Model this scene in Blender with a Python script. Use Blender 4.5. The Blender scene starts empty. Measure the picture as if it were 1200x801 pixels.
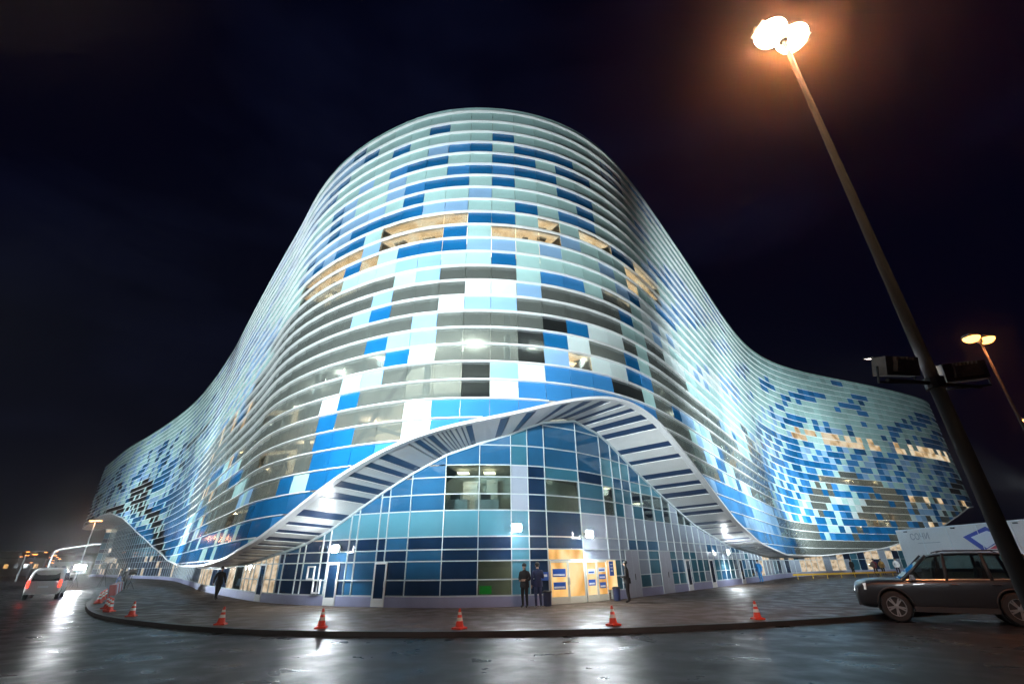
import bpy, bmesh, math, random
import numpy as np
from mathutils import Vector, Matrix

random.seed(7)
SC = bpy.context.scene
COL = SC.collection

# ------------------------------------------------------------------ camera
CH = 1.85                      # eye height
PITCH, ROLL, FPX = math.radians(25.9), math.radians(0.7), 535.0
cam = bpy.data.cameras.new('camera')
cam.sensor_width = 36.0
cam.lens = FPX / 1200.0 * 36.0
cam.clip_start, cam.clip_end = 0.1, 3000
cam_o = bpy.data.objects.new('camera', cam)
COL.objects.link(cam_o)
_X, _U, _Fw = Vector((1, 0, 0)), Vector((0, -math.sin(PITCH), math.cos(PITCH))), Vector((0, math.cos(PITCH), math.sin(PITCH)))
_r = _X * math.cos(ROLL) - _U * math.sin(ROLL)
_u = _X * math.sin(ROLL) + _U * math.cos(ROLL)
_m = Matrix((_r, _u, -_Fw)).transposed().to_4x4()
_m.translation = (0, 0, CH)
cam_o.matrix_world = _m
SC.camera = cam_o

def project(p):                # world -> photo pixels (1200 x 801)
    q = Vector(p) - Vector((0, 0, CH))
    d = q.dot(_Fw)
    return 600 + FPX * q.dot(_r) / d, 400.5 - FPX * q.dot(_u) / d, d

# ------------------------------------------------------------------ night sky
W = bpy.data.worlds.new('World')
SC.world = W
W.use_nodes = True
nt = W.node_tree
nt.nodes.clear()
out = nt.nodes.new('ShaderNodeOutputWorld')
bg = nt.nodes.new('ShaderNodeBackground')
sky = nt.nodes.new('ShaderNodeTexSky')
sky.sky_type = 'NISHITA'
sky.sun_disc = False
sky.sun_elevation = math.radians(-3.0)
sky.sun_rotation = math.radians(200)
tc = nt.nodes.new('ShaderNodeTexCoord')
mp = nt.nodes.new('ShaderNodeMapping')
mp.inputs['Scale'].default_value = (1.2, 1.2, 3.5)
nz = nt.nodes.new('ShaderNodeTexNoise')
nz.inputs['Scale'].default_value = 1.9
nz.inputs['Detail'].default_value = 6
rp = nt.nodes.new('ShaderNodeValToRGB')
rp.color_ramp.elements[0].position = 0.47
rp.color_ramp.elements[0].color = (0.0003, 0.0006, 0.0050, 1)
rp.color_ramp.elements[1].position = 0.8
rp.color_ramp.elements[1].color = (0.0030, 0.0042, 0.015, 1)
mulc = nt.nodes.new('ShaderNodeMixRGB')
mulc.blend_type = 'ADD'
mulc.inputs[0].default_value = 1.0
skm = nt.nodes.new('ShaderNodeMixRGB')
skm.blend_type = 'MULTIPLY'
skm.inputs[0].default_value = 1.0
skm.inputs[2].default_value = (0.002, 0.002, 0.003, 1)
nt.links.new(tc.outputs['Generated'], mp.inputs['Vector'])
nt.links.new(mp.outputs['Vector'], nz.inputs['Vector'])
nt.links.new(nz.outputs['Fac'], rp.inputs['Fac'])
nt.links.new(sky.outputs['Color'], skm.inputs[1])
nt.links.new(skm.outputs['Color'], mulc.inputs[1])
nt.links.new(rp.outputs['Color'], mulc.inputs[2])
nt.links.new(mulc.outputs['Color'], bg.inputs['Color'])
bg.inputs['Strength'].default_value = 1.0
nt.links.new(bg.outputs['Background'], out.inputs['Surface'])

SC.view_settings.view_transform = 'Standard'
SC.view_settings.look = 'None'
SC.view_settings.exposure = 0.0
SC.view_settings.gamma = 1.0
SC.render.engine = 'CYCLES'
SC.cycles.use_denoising = True
SC.cycles.max_bounces = 6
SC.cycles.diffuse_bounces = 2
SC.cycles.glossy_bounces = 3
SC.cycles.transparent_max_bounces = 12
SC.cycles.volume_bounces = 0
SC.cycles.sample_clamp_indirect = 4.0
SC.cycles.caustics_reflective = False
SC.cycles.caustics_refractive = False

# ------------------------------------------------------------------ materials
M = {}
def mat(name, col, rough=0.5, metal=0.0, spec=0.5, emit=None, estr=0.0, var=0.0, vscale=4.0, bump=0.0, bscale=40.0,
        rvar=0.0, coat=0.0, island=0.0):
    m = bpy.data.materials.new(name)
    m.use_nodes = True
    n = m.node_tree.nodes
    l = m.node_tree.links
    b = n['Principled BSDF']
    b.inputs['Base Color'].default_value = (*col, 1)
    b.inputs['Roughness'].default_value = rough
    b.inputs['Metallic'].default_value = metal
    b.inputs['Specular IOR Level'].default_value = spec
    b.inputs['Coat Weight'].default_value = coat
    if emit:
        b.inputs['Emission Color'].default_value = (*emit, 1)
        b.inputs['Emission Strength'].default_value = estr
    if var or bump or rvar:
        t = n.new('ShaderNodeTexCoord')
        z = n.new('ShaderNodeTexNoise')
        z.inputs['Scale'].default_value = vscale
        z.inputs['Detail'].default_value = 5
        l.new(t.outputs['Object'], z.inputs['Vector'])
        if var:
            r = n.new('ShaderNodeValToRGB')
            r.color_ramp.elements[0].position = 0.3
            r.color_ramp.elements[1].position = 0.7
            r.color_ramp.elements[0].color = (*[c * (1 - var) for c in col], 1)
            r.color_ramp.elements[1].color = (*[min(1, c * (1 + var)) for c in col], 1)
            l.new(z.outputs['Fac'], r.inputs['Fac'])
            l.new(r.outputs['Color'], b.inputs['Base Color'])
        if rvar:
            mr = n.new('ShaderNodeMapRange')
            mr.inputs['From Min'].default_value = 0.35
            mr.inputs['From Max'].default_value = 0.65
            mr.inputs['To Min'].default_value = max(0.02, rough - rvar)
            mr.inputs['To Max'].default_value = rough + rvar
            l.new(z.outputs['Fac'], mr.inputs['Value'])
            l.new(mr.outputs['Result'], b.inputs['Roughness'])
        if bump:
            z2 = n.new('ShaderNodeTexNoise')
            z2.inputs['Scale'].default_value = bscale
            z2.inputs['Detail'].default_value = 4
            l.new(t.outputs['Object'], z2.inputs['Vector'])
            bp = n.new('ShaderNodeBump')
            bp.inputs['Strength'].default_value = bump
            bp.inputs['Distance'].default_value = 0.02
            l.new(z2.outputs['Fac'], bp.inputs['Height'])
            l.new(bp.outputs['Normal'], b.inputs['Normal'])
    if island:                       # every panel of its own batch: a little lighter or darker
        geo = n.new('ShaderNodeNewGeometry')
        mr2 = n.new('ShaderNodeMapRange'); mr2.inputs['To Min'].default_value = 1 - island; mr2.inputs['To Max'].default_value = 1 + island * 0.5
        l.new(geo.outputs['Random Per Island'], mr2.inputs['Value'])
        mu = n.new('ShaderNodeMixRGB'); mu.blend_type = 'MULTIPLY'; mu.inputs[0].default_value = 1.0
        src = b.inputs['Base Color'].links[0].from_socket if b.inputs['Base Color'].links else None
        if src: l.new(src, mu.inputs[1])
        else: mu.inputs[1].default_value = (*col, 1)
        l.new(mr2.outputs['Result'], mu.inputs[2]); l.new(mu.outputs['Color'], b.inputs['Base Color'])
    M[name] = m
    return m

def glass(name, tint, gloss=0.12, rough=0.03, body=(0.02, 0.03, 0.03), solid=0.15):
    """architectural glass: a thin coated sheet, partly see-through, with a mirror film"""
    m = bpy.data.materials.new(name)
    m.use_nodes = True
    n = m.node_tree.nodes
    l = m.node_tree.links
    n.clear()
    o = n.new('ShaderNodeOutputMaterial')
    tr = n.new('ShaderNodeBsdfTransparent'); tr.inputs['Color'].default_value = (*tint, 1)
    df = n.new('ShaderNodeBsdfDiffuse'); df.inputs['Color'].default_value = (*body, 1)
    gl = n.new('ShaderNodeBsdfGlossy'); gl.inputs['Roughness'].default_value = rough
    gl.inputs['Color'].default_value = (0.9, 0.95, 1, 1)
    m1 = n.new('ShaderNodeMixShader'); m1.inputs[0].default_value = solid
    l.new(tr.outputs[0], m1.inputs[1]); l.new(df.outputs[0], m1.inputs[2])
    fr = n.new('ShaderNodeLayerWeight'); fr.inputs['Blend'].default_value = 0.35
    mr = n.new('ShaderNodeMapRange'); mr.inputs['To Min'].default_value = gloss; mr.inputs['To Max'].default_value = 0.75
    l.new(fr.outputs['Fresnel'], mr.inputs['Value'])
    m2 = n.new('ShaderNodeMixShader')
    l.new(mr.outputs['Result'], m2.inputs[0]); l.new(m1.outputs[0], m2.inputs[1]); l.new(gl.outputs[0], m2.inputs[2])
    l.new(m2.outputs[0], o.inputs['Surface'])
    M[name] = m
    return m

def lit_window(name, cols, strength, scale=(0.9, 0.9, 2.2)):
    """window of a lit room seen from outside: warm uneven light with dark furniture and blinds"""
    m = bpy.data.materials.new(name)
    m.use_nodes = True
    n = m.node_tree.nodes
    l = m.node_tree.links
    b = n['Principled BSDF']
    b.inputs['Base Color'].default_value = (0.03, 0.03, 0.03, 1)
    b.inputs['Roughness'].default_value = 0.08
    t = n.new('ShaderNodeTexCoord')
    mpn = n.new('ShaderNodeMapping'); mpn.inputs['Scale'].default_value = scale
    z = n.new('ShaderNodeTexNoise'); z.inputs['Scale'].default_value = 1.3; z.inputs['Detail'].default_value = 1.5
    r = n.new('ShaderNodeValToRGB')
    r.color_ramp.elements[0].position = 0.36; r.color_ramp.elements[0].color = (*cols[0], 1)
    r.color_ramp.elements[1].position = 0.62; r.color_ramp.elements[1].color = (*cols[2], 1)
    e = r.color_ramp.elements.new(0.48); e.color = (*cols[1], 1)
    l.new(t.outputs['Object'], mpn.inputs['Vector']); l.new(mpn.outputs['Vector'], z.inputs['Vector'])
    l.new(z.outputs['Fac'], r.inputs['Fac']); l.new(r.outputs['Color'], b.inputs['Emission Color'])
    b.inputs['Emission Strength'].default_value = strength  # light of the room is painted as emission with noise
    M[name] = m

# facade
mat('panel_pale', (0.46, 0.72, 0.71), 0.20, var=0.08, vscale=0.5, island=0.16)
mat('panel_white', (0.70, 0.84, 0.85), 0.22, var=0.05, vscale=0.5, island=0.12)
mat('panel_light', (0.30, 0.52, 0.80), 0.18, var=0.08, vscale=0.5, island=0.2)
mat('panel_mid', (0.045, 0.24, 0.56), 0.16, var=0.12, vscale=0.5, island=0.25)
mat('panel_blue', (0.010, 0.145, 0.37), 0.14, var=0.15, vscale=0.5, island=0.3)
glass('panel_glass', (0.88, 0.91, 0.88), 0.08, 0.04, (0.26, 0.29, 0.27), 0.36)
glass('panel_dark', (0.40, 0.43, 0.44), 0.10, 0.04, (0.04, 0.045, 0.045), 0.4)
glass('lit_glass', (0.92, 0.90, 0.84), 0.05, 0.03, (0.05, 0.05, 0.05), 0.06)
lit_window('panel_lit', ((0.45, 0.28, 0.12), (0.90, 0.64, 0.36), (1.0, 0.86, 0.62)), 0.8, (0.55, 0.55, 0.5))
lit_window('room_glow', ((0.80, 0.55, 0.28), (1.0, 0.72, 0.42), (1.0, 0.86, 0.62)), 2.6, (0.8, 0.8, 0.6))
mat('fin_white', (0.80, 0.83, 0.84), 0.35, spec=0.4)
mat('trim_white', (0.78, 0.80, 0.82), 0.3)
mat('soffit_white', (0.70, 0.72, 0.72), 0.35, var=0.04, vscale=0.8)
mat('soffit_blue', (0.018, 0.05, 0.13), 0.35)
mat('interior_wall', (0.47, 0.45, 0.41), 0.8, var=0.25, vscale=0.5)
mat('interior_slab', (0.35, 0.35, 0.33), 0.8)
mat('interior_column', (0.50, 0.55, 0.54), 0.6)
mat('interior_brace', (0.06, 0.07, 0.07), 0.6)
mat('roof_grey', (0.2, 0.2, 0.21), 0.8)
# ground storey glass
glass('pane_clear', (0.70, 0.80, 0.80), 0.10, 0.02, (0.03, 0.05, 0.05), 0.10)
mat('pane_navy', (0.010, 0.034, 0.085), 0.05, spec=0.8, var=0.3, vscale=0.5, island=0.3)
mat('pane_blue', (0.024, 0.115, 0.24), 0.06, spec=0.8, var=0.2, vscale=0.5, island=0.3)
mat('pane_teal', (0.045, 0.17, 0.25), 0.07, spec=0.8, var=0.15, vscale=0.5, island=0.3)
mat('pane_cyan', (0.10, 0.30, 0.40), 0.10, spec=0.6, var=0.08, vscale=0.5, island=0.3)
mat('pane_lilac', (0.34, 0.40, 0.50), 0.2, spec=0.5, var=0.06, vscale=0.5, island=0.3)
lit_window('pane_cream', ((0.50, 0.36, 0.22), (0.85, 0.66, 0.44), (0.95, 0.78, 0.58)), 0.75)
lit_window('door_warm', ((0.75, 0.36, 0.08), (1.0, 0.58, 0.20), (1.0, 0.74, 0.36)), 1.05, (0.9, 0.9, 0.6))
lit_window('pane_warm', ((0.45, 0.17, 0.03), (0.95, 0.47, 0.10), (1.0, 0.60, 0.20)), 1.0)
mat('mullion', (0.50, 0.58, 0.62), 0.35)
mat('plinth', (0.30, 0.32, 0.50), 0.4, var=0.1, vscale=1.0)
mat('office_wall', (0.55, 0.60, 0.56), 0.8, var=0.15, vscale=0.6)
mat('lobby_wall', (0.75, 0.45, 0.16), 0.7, var=0.2, vscale=0.8)
mat('poster_blue', (0.02, 0.10, 0.45), 0.4)
mat('poster_white', (0.75, 0.78, 0.85), 0.4)
mat('door_lilac', (0.42, 0.45, 0.54), 0.35, var=0.05)
mat('door_frame', (0.72, 0.68, 0.56), 0.4)
mat('green_box', (0.04, 0.65, 0.06), 0.5, emit=(0.05, 0.9, 0.08), estr=0.15)  # faint green glow put into the crate's own colour
# things
mat('steel', (0.045, 0.045, 0.048), 0.85, spec=0.12, var=0.2, vscale=1.2)
mat('black_metal', (0.02, 0.02, 0.022), 0.45, var=0.3, vscale=3)
mat('flood_casing', (0.16, 0.13, 0.11), 0.5, var=0.25, vscale=8)
mat('grey_metal', (0.25, 0.26, 0.27), 0.45, metal=0.3)
mat('lamp_warm', (1, 0.8, 0.6), 0.3, emit=(1.0, 0.66, 0.36), estr=90)
mat('lamp_orange', (1, 0.5, 0.2), 0.3, emit=(1.0, 0.36, 0.08), estr=7)
mat('lamp_far', (1, 0.5, 0.2), 0.3, emit=(1.0, 0.30, 0.05), estr=5)
mat('lamp_white', (1, 1, 1), 0.3, emit=(0.92, 0.97, 1.0), estr=260)
mat('lamp_soft', (1, 0.9, 0.7), 0.3, emit=(1.0, 0.80, 0.52), estr=6)
mat('cone_orange', (0.75, 0.055, 0.02), 0.45, var=0.1, vscale=9)
mat('cone_white', (0.75, 0.75, 0.72), 0.4)
mat('rubber', (0.012, 0.012, 0.013), 0.75, bump=0.2, bscale=60)
mat('car_paint', (0.022, 0.028, 0.036), 0.32, metal=0.3, coat=0.6)
mat('car_trim', (0.015, 0.015, 0.017), 0.6)
mat('car_seat', (0.03, 0.03, 0.033), 0.8)
glass('car_glass', (0.70, 0.76, 0.74), 0.06, 0.02, (0.005, 0.006, 0.007), 0.08)
mat('alloy', (0.45, 0.46, 0.47), 0.3, metal=0.8)
mat('head_lamp', (0.55, 0.6, 0.62), 0.08)
mat('tail_lamp', (0.45, 0.01, 0.01), 0.2, emit=(1.0, 0.04, 0.02), estr=5)
mat('tail_off', (0.30, 0.012, 0.012), 0.15)
mat('van_white', (0.62, 0.60, 0.58), 0.3, coat=0.5)
mat('trailer_white', (0.72, 0.68, 0.66), 0.4, var=0.04, vscale=0.6)
mat('print_grey', (0.32, 0.31, 0.34), 0.6)
mat('print_blue', (0.04, 0.06, 0.36), 0.5)
mat('print_red', (0.50, 0.03, 0.05), 0.5)
mat('yellow_paint', (0.65, 0.42, 0.04), 0.5)
mat('barrier_red', (0.55, 0.03, 0.02), 0.45)
mat('bin_blue', (0.02, 0.03, 0.09), 0.4)
mat('hill_dark', (0.012, 0.013, 0.012), 0.9, var=0.4, vscale=0.05)
mat('skin', (0.42, 0.26, 0.19), 0.55)
mat('hair', (0.02, 0.015, 0.012), 0.7)
mat('cloth_black', (0.012, 0.012, 0.014), 0.85, var=0.3, vscale=6)
mat('cloth_navy', (0.015, 0.025, 0.09), 0.8, var=0.3, vscale=6)
mat('cloth_blue', (0.02, 0.22, 0.55), 0.7, var=0.2, vscale=6)
mat('cloth_white', (0.62, 0.64, 0.66), 0.8, var=0.1, vscale=6)
mat('cloth_red', (0.22, 0.02, 0.03), 0.8, var=0.2, vscale=6)
mat('cloth_denim', (0.03, 0.05, 0.13), 0.85, var=0.3, vscale=8)
mat('cloth_ochre', (0.42, 0.24, 0.06), 0.8, var=0.2, vscale=6)
mat('shoe', (0.03, 0.028, 0.025), 0.6)

def ground_mat(name, col, col2, rlo, rhi, pscale, bstr, joints=None):
    """rain-wet paving: film of water where the noise dips, rougher grain where it rises"""
    m = bpy.data.materials.new(name)
    m.use_nodes = True
    n = m.node_tree.nodes
    l = m.node_tree.links
    b = n['Principled BSDF']
    t = n.new('ShaderNodeTexCoord')
    z = n.new('ShaderNodeTexNoise'); z.inputs['Scale'].default_value = pscale; z.inputs['Detail'].default_value = 7; z.inputs['Roughness'].default_value = 0.6
    l.new(t.outputs['Object'], z.inputs['Vector'])
    r = n.new('ShaderNodeValToRGB')
    r.color_ramp.elements[0].position = 0.35; r.color_ramp.elements[0].color = (*col, 1)
    r.color_ramp.elements[1].position = 0.68; r.color_ramp.elements[1].color = (*col2, 1)
    l.new(z.outputs['Fac'], r.inputs['Fac'])
    g = n.new('ShaderNodeTexNoise'); g.inputs['Scale'].default_value = 90; g.inputs['Detail'].default_value = 3
    l.new(t.outputs['Object'], g.inputs['Vector'])
    mx = n.new('ShaderNodeMixRGB'); mx.blend_type = 'OVERLAY'; mx.inputs[0].default_value = 0.35
    l.new(r.outputs['Color'], mx.inputs[1]); l.new(g.outputs['Fac'], mx.inputs[2])
    l.new(mx.outputs['Color'], b.inputs['Base Color'])
    z3 = n.new('ShaderNodeTexNoise'); z3.inputs['Scale'].default_value = pscale * 4.5; z3.inputs['Detail'].default_value = 6; z3.inputs['Roughness'].default_value = 0.5
    l.new(t.outputs['Object'], z3.inputs['Vector'])
    mr = n.new('ShaderNodeMapRange'); mr.inputs['From Min'].default_value = 0.38; mr.inputs['From Max'].default_value = 0.60
    mr.inputs['To Min'].default_value = rlo; mr.inputs['To Max'].default_value = rhi
    l.new(z3.outputs['Fac'], mr.inputs['Value']); l.new(mr.outputs['Result'], b.inputs['Roughness'])
    bp = n.new('ShaderNodeBump'); bp.inputs['Strength'].default_value = bstr; bp.inputs['Distance'].default_value = 0.01
    hs = g.outputs['Fac']
    if joints:
        bk = n.new('ShaderNodeTexBrick'); bk.inputs['Scale'].default_value = 1.0
        bk.inputs['Brick Width'].default_value = joints[0]; bk.inputs['Row Height'].default_value = joints[1]
        bk.inputs['Mortar Size'].default_value = 0.012
        bk.inputs['Color1'].default_value = (1, 1, 1, 1); bk.inputs['Color2'].default_value = (0.8, 0.8, 0.8, 1); bk.inputs['Mortar'].default_value = (0.2, 0.2, 0.2, 1)
        l.new(t.outputs['Object'], bk.inputs['Vector'])
        m3 = n.new('ShaderNodeMixRGB'); m3.blend_type = 'MULTIPLY'; m3.inputs[0].default_value = 0.5
        l.new(mx.outputs['Color'], m3.inputs[1]); l.new(bk.outputs['Color'], m3.inputs[2])
        l.new(m3.outputs['Color'], b.inputs['Base Color'])
    l.new(hs, bp.inputs['Height']); l.new(bp.outputs['Normal'], b.inputs['Normal'])
    b.inputs['Specular IOR Level'].default_value = 0.14
    M[name] = m
ground_mat('asphalt_wet', (0.016, 0.017, 0.019), (0.032, 0.032, 0.033), 0.27, 0.46, 0.22, 0.45)
ground_mat('plaza_wet', (0.066, 0.048, 0.038), (0.125, 0.092, 0.072), 0.34, 0.62, 0.30, 0.5, joints=(0.6, 0.3))
mat('kerb_stone', (0.035, 0.034, 0.033), 0.5, var=0.25, vscale=2)

# ------------------------------------------------------------------ mesh helpers
class MB:
    def __init__(s):
        s.v, s.f, s.mi = [], [], []
    def poly(s, pts, mi=0):
        b = len(s.v)
        s.v += [tuple(p) for p in pts]
        s.f.append(tuple(range(b, b + len(pts)))); s.mi.append(mi)
    def prism(s, pts, off, mi=0):
        """closed slab: polygon pts (outer face, ccw seen from outside) pushed back by vector off"""
        k = len(pts); b = len(s.v)
        s.v += [tuple(p) for p in pts] + [tuple(Vector(p) + Vector(off)) for p in pts]
        s.f.append(tuple(range(b, b + k))); s.mi.append(mi)
        s.f.append(tuple(range(b + 2 * k - 1, b + k - 1, -1))); s.mi.append(mi)
        for i in range(k):
            j = (i + 1) % k
            s.f.append((b + j, b + i, b + k + i, b + k + j)); s.mi.append(mi)
    def box(s, c, sz, rot=None, mi=0, taper=1.0):
        x, y, z = sz[0] / 2, sz[1] / 2, sz[2] / 2
        P = [Vector((a * (taper if cc > 0 else 1), b_ * (taper if cc > 0 else 1), cc)) for cc in (-z, z) for a, b_ in ((-x, -y), (x, -y), (x, y), (-x, y))]
        if rot is not None: P = [rot @ p for p in P]
        P = [p + Vector(c) for p in P]
        b = len(s.v); s.v += [tuple(p) for p in P]
        for f in ((3, 2, 1, 0), (4, 5, 6, 7), (0, 1, 5, 4), (1, 2, 6, 5), (2, 3, 7, 6), (3, 0, 4, 7)):
            s.f.append(tuple(b + i for i in f)); s.mi.append(mi)
    def tube(s, pts, rad, n=10, mi=0, cap=True):
        pts = [Vector(p) for p in pts]
        if not hasattr(rad, '__len__'): rad = [rad] * len(pts)
        rings = []
        for i, p in enumerate(pts):
            d = (pts[min(i + 1, len(pts) - 1)] - pts[max(i - 1, 0)]).normalized()
            a = d.cross(Vector((0, 0, 1)))
            if a.length < 0.05: a = d.cross(Vector((0, 1, 0)))
            a.normalize(); c = d.cross(a)
            b = len(s.v)
            for k in range(n):
                t = 2 * math.pi * k / n
                s.v.append(tuple(p + (a * math.cos(t) + c * math.sin(t)) * rad[i]))
            rings.append(b)
        for r0, r1 in zip(rings[:-1], rings[1:]):
            for k in range(n):
                j = (k + 1) % n
                s.f.append((r0 + j, r0 + k, r1 + k, r1 + j)); s.mi.append(mi)
        if cap:
            s.f.append(tuple(rings[0] + k for k in range(n))); s.mi.append(mi)
            s.f.append(tuple(rings[-1] + n - 1 - k for k in range(n))); s.mi.append(mi)
    def lathe(s, prof, n=20, c=(0, 0, 0), mi=0):
        rings = []
        for r, z in prof:
            b = len(s.v)
            for k in range(n):
                t = 2 * math.pi * k / n
                s.v.append((c[0] + r * math.cos(t), c[1] + r * math.sin(t), c[2] + z))
            rings.append(b)
        for r0, r1 in zip(rings[:-1], rings[1:]):
            for k in range(n):
                j = (k + 1) % n
                s.f.append((r0 + k, r0 + j, r1 + j, r1 + k)); s.mi.append(mi)
        s.f.append(tuple(rings[0] + n - 1 - k for k in range(n))); s.mi.append(mi)
        s.f.append(tuple(rings[-1] + k for k in range(n))); s.mi.append(mi)
    def build(s, name, mats, parent=None, smooth=False):
        me = bpy.data.meshes.new(name)
        me.from_pydata(s.v, [], s.f)
        if isinstance(mats, str): mats = [mats]
        for k in mats: me.materials.append(M[k])
        me.polygons.foreach_set('material_index', s.mi)
        if smooth: me.polygons.foreach_set('use_smooth', [True] * len(s.f))
        me.update()
        o = bpy.data.objects.new(name, me)
        COL.objects.link(o)
        if parent is not None: o.parent = parent
        return o

def tag(o, label=None, cat=None, group=None, kind=None):
    if label: o['label'] = label
    if cat: o['category'] = cat
    if group: o['group'] = group
    if kind: o['kind'] = kind
    return o
def thing(name, label, cat, loc=(0, 0, 0), rz=0.0, group=None):
    o = bpy.data.objects.new(name, None)
    COL.objects.link(o)
    o.empty_display_size = 0.3
    o.location = loc
    o.rotation_euler = (0, 0, rz)
    return tag(o, label, cat, group)
def copy_tree(o, parent=None):
    c = o.copy()
    COL.objects.link(c)
    c.parent = parent
    for ch in [x for x in o.children]: copy_tree(ch, c)
    return c
def light(name, kind, loc, power, col, parent=None, target=None, cone=90, blend=0.6, radius=0.25):
    d = bpy.data.lights.new(name, kind)
    d.energy = power
    d.color = col
    d.shadow_soft_size = radius
    if kind == 'SPOT':
        d.spot_size = math.radians(cone); d.spot_blend = blend
    o = bpy.data.objects.new(name, d)
    COL.objects.link(o)
    o.location = loc
    if target is not None:
        o.rotation_euler = (Vector(target) - Vector(loc)).to_track_quat('-Z', 'Y').to_euler()
    if parent is not None:
        o.parent = parent
        o.matrix_parent_inverse = parent.matrix_basis.inverted()
    return o

# ------------------------------------------------------------------ ground
def sheet(name, pts, z, m, kind='structure'):
    bm = bmesh.new()
    vs = [bm.verts.new((x, y, z)) for x, y in pts]
    f = bm.faces.new(vs)
    if f.normal.z < 0: f.normal_flip()
    bmesh.ops.triangulate(bm, faces=bm.faces[:])
    me = bpy.data.meshes.new(name); bm.to_mesh(me); bm.free()
    me.materials.append(M[m])
    o = bpy.data.objects.new(name, me); COL.objects.link(o)
    return tag(o, kind=kind)
sheet('road', [(-900, -300), (900, -300), (900, 900), (-900, 900)], 0.0, 'asphalt_wet')

def spline(P, step):
    P = [np.array(p, float) for p in P]
    P = [2 * P[0] - P[1]] + P + [2 * P[-1] - P[-2]]
    o = []
    for i in range(1, len(P) - 2):
        n = max(2, int(np.linalg.norm(P[i + 1] - P[i]) / step))
        for k in range(n):
            t = k / n
            o.append(0.5 * ((2 * P[i]) + (-P[i - 1] + P[i + 1]) * t + (2 * P[i - 1] - 5 * P[i] + 4 * P[i + 1] - P[i + 2]) * t * t
                            + (-P[i - 1] + 3 * P[i] - 3 * P[i + 1] + P[i + 2]) * t ** 3))
    o.append(P[-2])
    return np.array(o)
KERB = [(-62, 84), (-45, 60), (-34, 43.5), (-27, 33.5), (-21.3, 26.3), (-15.9, 21.0), (-9.7, 17.2), (-6, 16.0), (-1.7, 15.45), (2.9, 15.75), (7.9, 16.9), (12.2, 18.4), (20, 21.5), (40, 29), (80, 42), (160, 66)]
kc = spline(KERB, 0.8)
PZ = 0.15
plaza_pts = [tuple(p) for p in kc] + [(200, 300), (-62, 300)]
sheet('plaza_pavement', plaza_pts, PZ, 'plaza_wet')
kb = MB()
kt = np.gradient(kc, axis=0); kt /= np.linalg.norm(kt, axis=1)[:, None]
kn = np.stack([kt[:, 1], -kt[:, 0]], 1)      # towards the road
for i in range(len(kc) - 1):
    if kc[i, 1] > 60: continue
    a0, a1 = kc[i] + kn[i] * 0.16, kc[i + 1] + kn[i + 1] * 0.16
    b0, b1 = kc[i] - kn[i] * 0.004, kc[i + 1] - kn[i + 1] * 0.004
    kb.poly([(*a0, 0), (*a1, 0), (*a1, PZ - 0.01), (*a0, PZ - 0.01)])
    kb.poly([(*a0, PZ - 0.01), (*a1, PZ - 0.01), (*b1, PZ + 0.004), (*b0, PZ + 0.004)])
tag(kb.build('kerb', 'kerb_stone'), kind='structure')

# ------------------------------------------------------------------ the palace: plan curves
FS = 0.9
TOP = [(-124, 158), (-130, 151), (-129.5, 147), (-126.1, 143.6), (-117, 135), (-102.5, 121.3), (-88, 109), (-75, 97.4), (-64.8, 87.8), (-55.5, 78), (-46, 67), (-39.6, 59.2),
       (-31.4, 48.6), (-24.6, 40.0), (-19.9, 34.2), (-16.5, 29.8), (-14.2, 27.3), (-11.4, 25.0), (-9.3, 23.75), (-7.5, 22.85), (-5.9, 22.2), (-4.3, 21.85),
       (-2.8, 21.7), (-1.3, 21.75), (0, 21.9), (1.5, 22.2), (3.1, 22.8), (4.4, 23.4), (6.0, 24.5), (7.5, 25.8), (9.2, 27.7), (11.2, 30.2), (12.4, 31.8),
       (17.5, 38.7), (21.8, 44.6), (27.0, 51.8), (32.6, 59.2), (37.9, 65.0), (43.2, 69.2), (48.3, 72.0), (53.2, 74.3), (64.8, 79.2), (76.5, 84.8), (83.0, 88.6), (87, 92), (88.5, 96), (87.5, 103)]
def resample(P, step):
    d = np.r_[0, np.cumsum(np.linalg.norm(np.diff(P, axis=0), axis=1))]
    s = np.arange(0, d[-1], step)
    return np.stack([np.interp(s, d, P[:, 0]), np.interp(s, d, P[:, 1])], 1)
def gsm(P, sig):
    k = int(sig * 3); w = np.exp(-0.5 * (np.arange(-k, k + 1) / sig) ** 2); w /= w.sum()
    Q = np.concatenate([2 * P[:1] - P[k:0:-1], P, 2 * P[-1:] - P[-2:-k - 2:-1]])
    return np.stack([np.convolve(Q[:, i], w, 'valid') for i in range(P.shape[1])], 1)
STEP = 0.25
C0 = resample(spline([(x * FS, y * FS) for x, y in TOP], 0.1), STEP)
Ca, Cb = gsm(C0, 5), gsm(C0, 16)
dist = np.linalg.norm(C0 - np.array([-1, 20.5]), axis=1)
wgt = np.clip((dist - 16) / 14, 0, 1)
ends = np.clip((np.minimum(np.arange(len(C0)), np.arange(len(C0))[::-1]) * STEP - 16) / 6, 0, 1)
wgt = (wgt * ends)[:, None]
CV = resample(Ca * (1 - wgt) + Cb * wgt, STEP)
tan_ = np.gradient(CV, axis=0); tan_ /= np.linalg.norm(tan_, axis=1)[:, None]
NRM = np.stack([tan_[:, 1], -tan_[:, 0]], 1)          # outwards (towards the camera side)
NC = len(CV)
i0 = int(np.argmin(np.abs(CV[:, 0] - (-1.25 * FS)) + (CV[:, 1] > 40) * 100))
S = (np.arange(NC) - i0) * STEP                        # arc length, zero at the left edge of column 0
S0, S1 = S[0], S[-1]
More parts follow.
